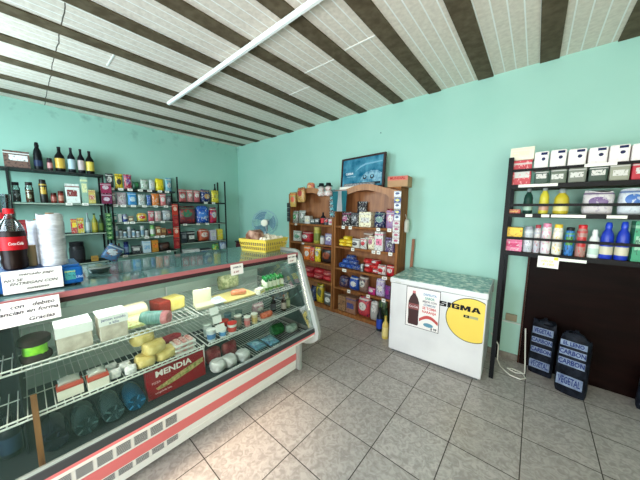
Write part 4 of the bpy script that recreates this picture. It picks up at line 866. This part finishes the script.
# ================================================================ BLACK RACK (right)
MB_ = mat((16, 16, 18), .5); ZS = (1.885, 1.632, 1.285)
rk = thing('metal_rack', 'black metal rack with three shelves of household goods at right', 'rack', (-.205, 2.887, 0))
RW = 1.35
for x in (0, RW):
    obj('post', B(bx, x-.018, x+.018, 0, .035, 0, 2.13), MB_, rk); obj('post', B(bx, x-.018, x+.018, .47, .505, 0, 2.0), MB_, rk)
brd = noisy('dark_board', (70, 60, 46), (98, 84, 64), 9, .6)
for z in ZS:
    s = obj('shelf', B(bx, .0185, RW-.0185, .004, .50, z-.022, z), brd, rk); obj('front_lip', B(bx, .0185, RW-.0185, -.004, .003, z-.034, z+.002), MB_, s)
for z in (ZS[0]+.125, ZS[1]+.075, ZS[2]+.125): obj('guard_bar', B(bx, .0185, RW-.0185, -.004, .010, z-.010, z+.012), MB_, rk)
for z in (ZS[0]+.02, ZS[1]+.02, ZS[2]+.02): obj('side_bar', B(bx, -.01, .01, .036, .469, z-.012, z+.012), MB_, rk)
RS = [Shelf(1, 2.925, z+.001, 0, p) for z, p in zip(ZS, ('on top shelf of black rack', 'on second shelf of black rack', 'on third shelf of black rack'))]
put(RS[0], 'box', 511, 532, 160.5, (200, 60, 70), Wt, (226, 160, 160), 'white and red carton', d=.17)
h0 = at(521, 160.5, 1, 2.925).z-ZS[0]
put(RS[0], 'box', 510.5, 534.5, 147.5, (232, 224, 200), (228, 218, 190), (240, 232, 212), 'plain cream carton stacked', dz=h0+.002, d=.17)
def logo(o, w, h, d, c):
    obj('brand_patch', B(bx, -w*.05, w*.38, -d/2-.0025, -d/2-.0008, h*.80, h*.93), mat(NV, .4), o)
    obj('brand_oval', B(prism, [(w*.14+w*.13*math.cos(a*PI/8), h*.58+h*.09*math.sin(a*PI/8)) for a in range(16)], -d/2-.0025, -d/2-.0008, 'y'), mat((40, 44, 80), .4), o)
xs = ((534.5, 549), (550.5, 567), (568.5, 587), (589, 608.5), (610, 631), (632.5, 652)); yt = (151.5, 149.5, 148.5, 147, 144.5, 143)
lo = ((50, 74, 60), (96, 106, 90), (120, 124, 112), (50, 70, 56), (150, 150, 130), (190, 30, 50))
wn = ('first', 'second', 'third', 'fourth', 'fifth', 'sixth')
for i, ((a, b), y) in enumerate(zip(xs, yt)):
    hl = .085
    put(RS[0], 'pack', a, b, at_y if False else y+19, lo[i], Wt, lo[i], '%s lower %s tissue pack from left' % (wn[i], 'crimson' if i == 5 else 'green'), d=.16)
    zt = at((a+b)/2, y+19, 1, 2.925).z-ZS[0]
    o = put(RS[0], 'pack', a, b, y, (238, 230, 226), (244, 238, 234), (232, 220, 218), '%s upper white tissue pack from left' % wn[i], dz=zt+.002, d=.16)
    ow = o.dimensions; bpy.context.view_layer.update(); ow = o.dimensions
    logo(o, ow.x, ow.z, .16, NV)
S2 = RS[1]
put(S2, 'jug', 524, 534, 187.5, (24, 60, 50), (160, 190, 170), (120, 130, 130), 'dark green dish soap bottle')
put(S2, 'jug', 540, 550.5, 186, (214, 200, 60), (200, 150, 130), (140, 150, 150), 'narrow yellow dish soap bottle')
put(S2, 'jug', 554.5, 571, 188.5, (206, 186, 50), (226, 214, 140), (140, 150, 150), 'wide yellow dish soap bottle')
put(S2, 'bag', 584, 617, 191, (226, 218, 218), (120, 92, 140), (196, 186, 196), 'wide white bag with purple print', d=.16, name='diaper_bag')
put(S2, 'bag', 621, 650, 189, (224, 230, 236), (70, 116, 190), (200, 206, 214), 'wide white bag with blue print', d=.16, name='diaper_bag')
put(S2, 'box', 508, 520, 209.5, (190, 50, 40), (220, 160, 60), Cr, 'flat red packet lying at left end', d=.12)
S3 = RS[2]
put(S3, 'box', 503.5, 522, 239.5, (226, 110, 150), (200, 40, 100), Wt, 'pink soap box under the yellow one', d=.12)
hz = at(512, 239.5, 1, 2.925).z-ZS[2]
put(S3, 'box', 503.5, 522.5, 227.5, (240, 196, 50), (240, 200, 60), (180, 110, 40), 'yellow soap box stacked on pink one', dz=hz+.002, d=.12)
put(S3, 'can', 524, 534, 226.5, (196, 200, 206), (222, 222, 226), (150, 154, 166), 'silver grey aerosol can', name='aerosol_can')
put(S3, 'can', 534.5, 541.5, 225, (190, 190, 200), Wt, (170, 60, 70), 'grey aerosol can with red cap', name='aerosol_can')
put(S3, 'can', 542, 552.5, 223.5, (230, 226, 230), Wt, (230, 140, 170), 'white aerosol can with pink cap', name='aerosol_can')
put(S3, 'can', 553.5, 564, 224.5, (236, 232, 220), Wt, (236, 200, 50), 'white aerosol can with yellow cap', name='aerosol_can')
put(S3, 'can', 565.5, 576, 227.5, (50, 120, 190), (80, 150, 60), (24, 30, 30), 'blue and green aerosol can with black cap', name='aerosol_can')
put(S3, 'can', 577.5, 589, 225, (170, 130, 120), (190, 40, 40), (206, 30, 34), 'red capped brown aerosol can', name='aerosol_can')
put(S3, 'jug', 589.5, 602, 230, (232, 236, 232), (190, 214, 200), (236, 240, 236), 'white lotion bottle')
put(S3, 'jug', 602.5, 617.5, 222.5, (28, 56, 176), (206, 198, 172), (34, 70, 196), 'left big blue bleach bottle')
put(S3, 'jug', 618.5, 634, 222, (28, 56, 176), (206, 198, 172), (34, 70, 196), 'right big blue bleach bottle')
put(S3, 'box', 635.5, 655, 221.5, (50, 150, 110), (150, 200, 170), (24, 90, 70), 'green detergent box', d=.12)
o = note('white paper note with yellow marks taped under the third rack shelf', (.115, 2.880, 1.222), .135, .098, (0, 0, .0), [('oferta', -.01, .01, mat((214, 206, 120), .8)), ('$ 180', .0, -.02, mat((214, 206, 120), .8))], .03)
obj('yellow_mark', B(bx, .035, .062, -.0014, -.0006, .022, .046), mat((240, 220, 70), .7), o)
for lab, a, b, z in (('short white label strip at left of the top rack shelf edge', 517, 556, ZS[0]-.010), ('white label strip in middle of second rack shelf edge', 553, 588, ZS[1]-.016), ('short white label strip left of middle on second shelf edge', 527, 534, ZS[1]-.016), ('narrow white label strip under the yellow dish soap', 543, 551, ZS[1]-.016),
    ('white label strip at right of second rack shelf edge', 609, 630, ZS[1]-.016), ('white label strip under the third rack shelf edge', 565, 595, ZS[2]-.030), ('pale label strip on the top guard bar of rack', 580, 612, ZS[0]+.126)):
    x0 = at(a, 200, 1, 2.882).x; x1 = at(b, 200, 1, 2.882).x
    solid('label_strip', lab, 'label strip', B(bx, x0, x1, 2.8805, 2.8825, z-.012, z+.012), PAPER)
# dark board behind the rack
solid('wooden_board', 'large dark reddish brown board standing behind the black rack', 'board', B(bx, -.005, 1.6, 3.397, 3.416, .001, 1.245), noisy('dark_red_wood', (17, 8, 7), (26, 12, 10), 3, .4, .05, 5, (1, 1, 5)), bev=.003)
solid('board_edge_strip', 'thin brown wooden strip at left edge of the dark board', 'strip', B(bx, -.022, -.006, 3.395, 3.416, .001, 1.245), mat((66, 40, 30), .5))
# charcoal bags
def charcoal(lab, loc, rz, w, h, d, seed, words):
    t = thing('charcoal_bag', lab, 'charcoal bag', loc, rz)
    bag = noisy('black_sack%d' % seed, (16, 18, 24), (34, 38, 48), 20, .4, .8)
    obj('sack', B(g_bag, w, h, d, seed), bag, t, smooth=True)
    for i, (s, z, hh) in enumerate(words):
        p = obj('print_band', B(bx, -w*.40, w*.40, -d*.52, -d*.50, z-hh/2, z+hh/2), noisy('band', (84, 98, 128), (136, 150, 174), 18, .5), t)
        text('lettering', s, hh*.92, mat((24, 44, 104), .5), p, (0, -d*.52-.001, z), bold=.0015, sx=w*.72/(hh*.92*.62*len(s)))
    obj('tied_top', B(lathe, [(w*.30, 0), (w*.26, .018), (w*.12, .034), (w*.05, .045), (w*.07, .056), (.001, .058)], 14), bag, t, smooth=True, loc=(0, 0, h*.985)).scale = (1, .55, 1)
charcoal('taller charcoal bag nearer the camera standing by the dark board', (.368, 3.10, .001), math.radians(-14), .212, .56, .15, 203, (('VEGETAL', .15, .10), ('CARBON', .325, .065), ('CARBON', .415, .06), ('EL LENO', .495, .05)))
charcoal('charcoal bag behind, left of the taller one, near the cable', (.165, 3.30, .001), math.radians(-12), .195, .55, .12, 205, (('VEGETAL', .12, .085), ('CARBON', .27, .06), ('CARBON', .37, .055), ('VEGETAL', .47, .07)))
charcoal('charcoal bag cut by the right picture edge', (.89, 3.24, .001), math.radians(-10), .22, .35, .12, 207, (('VEGETAL', .10, .07), ('CARBON', .23, .06)))
# ================================================================ LEFT WALL SHELVES
XF = -5.20; BK = mat((30, 34, 34), .5)
def wall_shelf(name, label, y0, y1, zs, posts, ztop, zbot, depth=.25, xf=XF+.005):
    t = thing(name, label, 'shelf rack', (XL, y0, 0))
    for i, z in enumerate(zs):
        s = obj('shelf', B(bx, .001, xf-XL, 0, y1-y0, z-.028, z), BK, t)
        obj('edge_strip', B(bx, xf-XL+.0003, xf-XL+.003, .01, y1-y0-.01, z-.022, z-.004), mat((150, 165, 150) if i else (44, 48, 46), .6), s)
    for y in posts:
        obj('post', B(bx, xf-XL+.001, xf-XL+.022, y-y0-.011, y-y0+.011, zbot, ztop), BK, t)
        obj('post', B(bx, .001, .022, y-y0-.011, y-y0+.011, zbot, ztop), BK, t)
    return t
za = (2.165, 1.715, 1.267, .815); zb = (1.968, 1.70, 1.418, 1.152, .862); zc = (1.785, 1.352, .98, .637)
wall_shelf('wall_rack', 'black wall rack holding dark liquor bottles on its top shelf', -1.1, .88, za, (-.08, .86), 2.15, 0)
wall_shelf('wall_rack', 'black wall rack with five narrow shelves of colourful packets', .935, 1.90, zb, (.95,), 1.99, 0)
wall_shelf('wall_rack', 'black wall rack with crisp bags nearest the room corner', 1.93, 2.92, zc, (1.94, 2.90), 2.24, 0)
SA = [Shelf(0, XF-.02, z+.001, H, 'on %s shelf of left wall rack' % nm[i]) for i, z in enumerate(za)]
SB = [Shelf(0, XF-.02, z+.001, H, 'on %s shelf of middle wall rack' % nm[i]) for i, z in enumerate(zb)]
SC_ = [Shelf(0, XF-.02, z+.001, H, 'on %s shelf of corner wall rack' % nm[i]) for i, z in enumerate(zc)]
DG = (24, 34, 30)
for a in ((SA[0], 'box', 3, 29.5, 151, (110, 80, 70), (226, 226, 224), (60, 40, 40), 'wide brown gift box with white label'), (SA[0], 'jug', 32, 41.5, 142, (16, 18, 22), (40, 50, 80), (20, 20, 24), 'largest black bottle'),
    (SA[0], 'jar', 47, 53, 158, (60, 36, 44), (190, 130, 130), K, 'short dark jar with pink label'), (SA[0], 'bottle', 54, 64.5, 146.5, (18, 16, 16), (210, 170, 70), K, 'black bottle with yellow label'),
    (SA[0], 'bottle', 67, 75, 147.5, (22, 26, 30), (170, 190, 200), (60, 60, 70), 'dark bottle with pale blue label'), (SA[0], 'bottle', 77, 84.5, 149, (20, 20, 26), (190, 170, 170), (40, 30, 30), 'dark bottle with pinkish label'), (SA[0], 'bottle', 85.5, 94, 151, (18, 18, 16), (214, 190, 80), K, 'rightmost black bottle with yellow label'),
    (SA[1], 'glass_jar', 11, 20, 182, (70, 60, 60), Gy, K, 'glass jar of dark sweets'), (SA[1], 'glass_jar', 24.5, 33.5, 182, (130, 80, 56), Cr, (40, 30, 28), 'glass jar of brown sweets'), (SA[1], 'can', 38.5, 47, 179.5, (24, 22, 20), (200, 160, 60), (30, 28, 26), 'tall black and gold tin'),
    (SA[1], 'jar', 51, 57.5, 193, (110, 40, 30), (160, 90, 80), (60, 24, 20), 'short brown jam jar, left one'), (SA[1], 'jar', 58, 64.5, 191, (120, 46, 34), (180, 120, 100), (70, 26, 20), 'taller brown jam jar, right one'), (SA[1], 'box', 65.5, 79.5, 184, (226, 232, 226), (130, 50, 50), Wt, 'white box with brown circle'),
    (SA[1], 'box', 80.5, 87.5, 177, (150, 180, 160), (226, 224, 170), (120, 160, 150), 'tall pale green carton'), (SA[1], 'box', 88, 95.5, 190, (200, 180, 90), (190, 110, 100), Cr, 'yellow and pink carton'),
    (SA[2], 'box', 16, 27, 220, (150, 24, 36), (180, 60, 60), K, 'low red box'), (SA[2], 'box', 71, 77, 219, (190, 60, 50), Yl, Wt, 'red and yellow carton'), (SA[2], 'box', 77.5, 84, 218, (200, 180, 60), Rd, Wt, 'yellow carton with red print'), (SA[2], 'bottle', 85, 90.5, 213, (130, 150, 150), (180, 190, 190), Gy, 'clear grey bottle'), (SA[2], 'bottle', 91.5, 98, 213.5, (130, 130, 40), (170, 150, 50), (40, 60, 30), 'yellow green oil bottle'), (SA[2], 'bottle', 98.5, 104, 215, (40, 60, 30), (90, 110, 50), K, 'dark green oil bottle'),
    (SA[3], 'jar', 69, 86, 242.5, (40, 40, 42), (50, 50, 54), (34, 34, 36), 'wide dark cooking pot'), (SA[3], 'box', 92, 99, 256, (170, 130, 50), (150, 110, 50), Br, 'small mustard box'),
    (SB[0], 'bag', 106, 114, 174, (60, 60, 64), Wt, K, 'black and white coffee bag'), (SB[0], 'pouch', 115, 123, 174, (220, 190, 40), K, (90, 70, 30), 'yellow and black pouch'), (SB[0], 'pouch', 124, 132, 174.5, (170, 30, 60), (120, 60, 130), Wt, 'crimson and purple pouch'),
    (SB[0], 'bag', 133, 140, 182, (24, 70, 50), Gn, K, 'low dark green bag'), (SB[0], 'bag', 141, 149, 179.5, (190, 200, 190), Wt, Gn, 'white bag with green edge'), (SB[0], 'bag', 149.5, 155.5, 180, (190, 200, 200), Wt, Gy, 'grey white bag'), (SB[0], 'bag', 156, 164.5, 179, (236, 214, 30), Yl, (200, 170, 20), 'bright yellow bag'), (SB[0], 'pouch', 165.5, 172, 178, (120, 180, 190), Wt, Bl, 'light blue pouch'),
    (SB[1], 'pouch', 110.5, 116, 192.5, (150, 110, 120), Wt, Gy, 'mauve grey pouch'), (SB[1], 'pouch', 117, 127, 192.5, (220, 200, 210), Wt, (150, 90, 110), 'wide white and pink pouch'), (SB[1], 'pouch', 128, 137.5, 192.5, (70, 150, 210), (200, 220, 230), (40, 110, 180), 'sky blue pouch'), (SB[1], 'pouch', 138.5, 146, 194.5, (200, 206, 204), Wt, K, 'white pouch with dark print'),
    (SB[1], 'pouch', 147, 151.5, 195, (20, 90, 160), Bl, Wt, 'narrow blue pouch'), (SB[1], 'pouch', 152, 160, 193.5, (220, 120, 40), Or, Wt, 'orange pouch'), (SB[1], 'pouch', 160.5, 166.5, 194, (210, 130, 130), Wt, Rd, 'salmon pink pouch'), (SB[1], 'pouch', 167, 172, 196, (70, 60, 66), Gy, K, 'dark grey pouch'),
    (SB[2], 'box', 113.5, 117, 213, (60, 130, 120), Wt, K, 'narrow teal carton'), (SB[2], 'box', 118, 122, 214, (210, 214, 210), Wt, Gy, 'narrow white carton'), (SB[2], 'can', 122.5, 128.5, 214, (40, 70, 150), Wt, Gy, 'blue tin'), (SB[2], 'box', 129, 134, 216, (130, 110, 90), Cr, Br, 'tan carton'),
    (SB[2], 'bag', 138, 148, 213.5, (220, 190, 60), Rd, Wt, 'yellow and red noodle bag'), (SB[2], 'pouch', 148.5, 155, 211, (200, 90, 110), Wt, Rd, 'pink and red pouch'), (SB[2], 'pouch', 155.5, 162, 211, (210, 180, 180), Wt, Rd, 'white pouch with red top'), (SB[2], 'bag', 163, 172, 210.5, (170, 176, 180), Wt, K, 'silver grey bag'),
    (SB[4], 'bottle', 117.5, 122, 243.5, (90, 60, 46), (170, 130, 110), Br, 'brown sauce bottle'), (SB[4], 'jar', 124, 129.5, 242, (40, 60, 120), (130, 150, 190), NV, 'dark blue jar'), (SB[4], 'box', 132.5, 141.5, 246, (40, 44, 48), Wt, Gy, 'black and white carton'), (SB[4], 'box', 143, 151, 241, (190, 206, 214), (130, 170, 200), Wt, 'pale blue carton'), (SB[4], 'box', 152, 158.5, 240, (190, 130, 40), Or, Br, 'amber carton'), (SB[4], 'bag', 159.5, 171, 243, (60, 44, 40), (90, 60, 50), K, 'dark brown bag'),
    (SC_[0], 'pouch', 179.5, 187, 189.5, (190, 90, 90), Wt, (120, 50, 60), 'first salmon pouch'), (SC_[0], 'pouch', 187.5, 193.5, 190, (200, 130, 130), Wt, (170, 60, 60), 'second pink and white pouch'), (SC_[0], 'pouch', 194, 200.5, 190.5, (180, 90, 96), Wt, (150, 50, 60), 'third rosy pouch'), (SC_[0], 'bag', 201.5, 211.5, 190, (30, 46, 110), (200, 150, 90), Wt, 'navy blue crisp bag'), (SC_[0], 'pouch', 212, 219.5, 190.5, (226, 206, 50), (200, 190, 90), Br, 'yellow crisp pouch'),
    (SC_[1], 'bag', 179.5, 196.5, 206.5, (120, 60, 70), (60, 130, 100), (190, 60, 50), 'wide red and green crisp bag'), (SC_[1], 'bag', 197.5, 210, 206.5, (30, 80, 170), (60, 120, 200), Wt, 'wide blue crisp bag'), (SC_[1], 'bag', 210.5, 217.5, 208, (190, 40, 60), Wt, Bl, 'red and white crisp bag'),
    (SC_[2], 'box', 181.5, 187, 232, (40, 50, 60), Gy, K, 'small black box'), (SC_[2], 'box', 187.5, 195, 231.5, (44, 44, 44), (220, 220, 214), K, 'black box with white label'), (SC_[2], 'bag', 199.5, 210.5, 229.5, (190, 90, 60), (230, 210, 200), Rd, 'orange and white bag'), (SC_[2], 'box', 211, 216.5, 230, (196, 190, 206), Wt, Gy, 'pale lilac carton'), (SC_[2], 'box', 218, 223, 229, (220, 200, 50), Yl, Wt, 'yellow carton at the end'),
    (SC_[3], 'box', 184, 200, 249.5, (220, 220, 216), Wt, Gy, 'long low white box'), (SC_[3], 'box', 201, 212, 249, (40, 40, 44), Wt, Gy, 'long low black and white box'), (SC_[3], 'bag', 213.5, 220, 244, (70, 160, 90), (110, 180, 120), Yl, 'light green bag'), (SC_[3], 'bag', 220.5, 228, 240, (130, 150, 180), (200, 210, 220), Gy, 'pale blue crumpled bag')):
    put(*a)
cols = ((200, 204, 200), (190, 200, 200), (214, 216, 210), (150, 160, 170), (206, 206, 200), (196, 200, 206), (180, 190, 180), (200, 196, 190), (170, 180, 180))
dsc = ('first white jar from the left', 'second white jar from the left', 'third white jar from the left', 'fourth blue grey jar from left', 'fifth white jar from left', 'sixth white jar from left', 'seventh pale jar from left', 'eighth pale jar from left')
for i in range(8):
    put(SB[3], 'jar', 114.8+i*4.35, 118.9+i*4.35, (226, 229, 230, 227, 229, 230, 226, 229)[i], cols[i], ((120, 150, 170), (150, 150, 150))[i % 2], (60, 64, 66) if i % 3 else (200, 200, 200), dsc[i])
put(SB[3], 'jar', 150.5, 155.5, 225, (130, 180, 110), Wt, (110, 160, 90), 'light green jar'); put(SB[3], 'box', 156.5, 161, 226.5, (150, 100, 60), Cr, Br, 'left brown carton'); put(SB[3], 'box', 161.5, 166.5, 228, (130, 80, 50), (180, 140, 90), K, 'right brown carton'); put(SB[3], 'box', 167.5, 172, 229, (90, 60, 50), Rd, K, 'dark red carton')
put(SC_[0], 'bottle', 214, 217.5, 184, (30, 34, 40), (60, 70, 110), K, 'dark bottle behind the yellow pouch', dy=.14)
SHP = lambda S, xs, ph: tags(S, xs, .0205+.006, ph, -.014, (.07, .038))
SHP(SB[0], (116, 125, 134, 144, 153, 163, 170), 'top shelf of middle wall rack'); SHP(SB[1], (118, 126, 136, 147, 158, 168), 'second shelf of middle wall rack'); SHP(SB[2], (128, 134, 153, 164), 'third shelf of middle wall rack')
SHP(SB[3], (147, 157, 163), 'fourth shelf of middle wall rack'); SHP(SB[4], (124, 168), 'bottom shelf of middle wall rack'); SHP(SC_[0], (207.5, 215), 'top shelf of corner wall rack'); SHP(SC_[1], (186, 199, 208, 215), 'second shelf of corner wall rack'); SHP(SA[1], (73, 89), 'second shelf of left wall rack')
# hanging strips between racks
def hang(lab, px, py0, py1, w, n, c, x=XF+.045):
    a = at(px, py0, 0, x); b_ = at(px, py1, 0, x); h = (a.z-b_.z)/n
    t = thing('sachet_strip', lab, 'sachet strip', (x, a.y, 0), H)
    for i in range(n): obj('sachet', B(bx, -w/2, w/2, -.008, 0, a.z-(i+1)*h+.004, a.z-i*h-.004), printed(*c[i % len(c)], .35), t, bev=.003)
hang('mauve and crimson packets hanging between left and middle wall racks', 105.5, 183, 204, .13, 2, (((150, 40, 80), (200, 180, 190), DR), ((120, 30, 60), (210, 190, 200), Pu)))
hang('green sachet strip hanging between left and middle wall racks', 108, 213, 240, .075, 6, (((50, 110, 60), (160, 190, 130), (24, 60, 40)),))
hang('red sachet strip hanging between middle and corner wall racks', 174.5, 204, 249, .10, 4, (((200, 60, 44), (230, 190, 170), DR), ((160, 30, 40), (190, 80, 70), K)))
q = at(109, 252, 0, XF+.10)
o = solid('snack_bag', 'blue and white crumpled snack bag tilted below the left wall racks', 'bag', B(g_bag, .22, .24, .10, 301), printed((70, 110, 150), (200, 206, 210), (120, 80, 70)), (XF+.10, q.y-.02, q.z-.12), H, True); o.rotation_euler = (0, .55, H)
# corner cabinet
t = thing('low_cabinet', 'dark maroon low cabinet standing in the room corner behind the counter', 'cabinet', (-4.55, 3.02, 0))
obj('cabinet_body', B(bx, -.45, .55, 0, .38, 0, .93), mat((60, 24, 32), .5), t, bev=.004); obj('cabinet_top', B(bx, -.47, .57, -.02, .39, .931, .955), mat((40, 20, 26), .4), t, bev=.003)
for x in (-.22, .32): obj('cabinet_door', B(bx, x-.22, x+.22, -.014, -.0005, .06, .90), mat((72, 28, 38), .5), t, bev=.003)
# small hook and sign bits on the back wall
solid('wall_nail', 'tiny dark nail in the mint back wall above the picture', 'nail', B(lathe, [(.006, -.012), (.006, 0)], 8, (0, 0, 0), 'y'), BLACK, (at(381, 133, 1, YB).x, YB-.0005, at(381, 133, 1, YB).z))
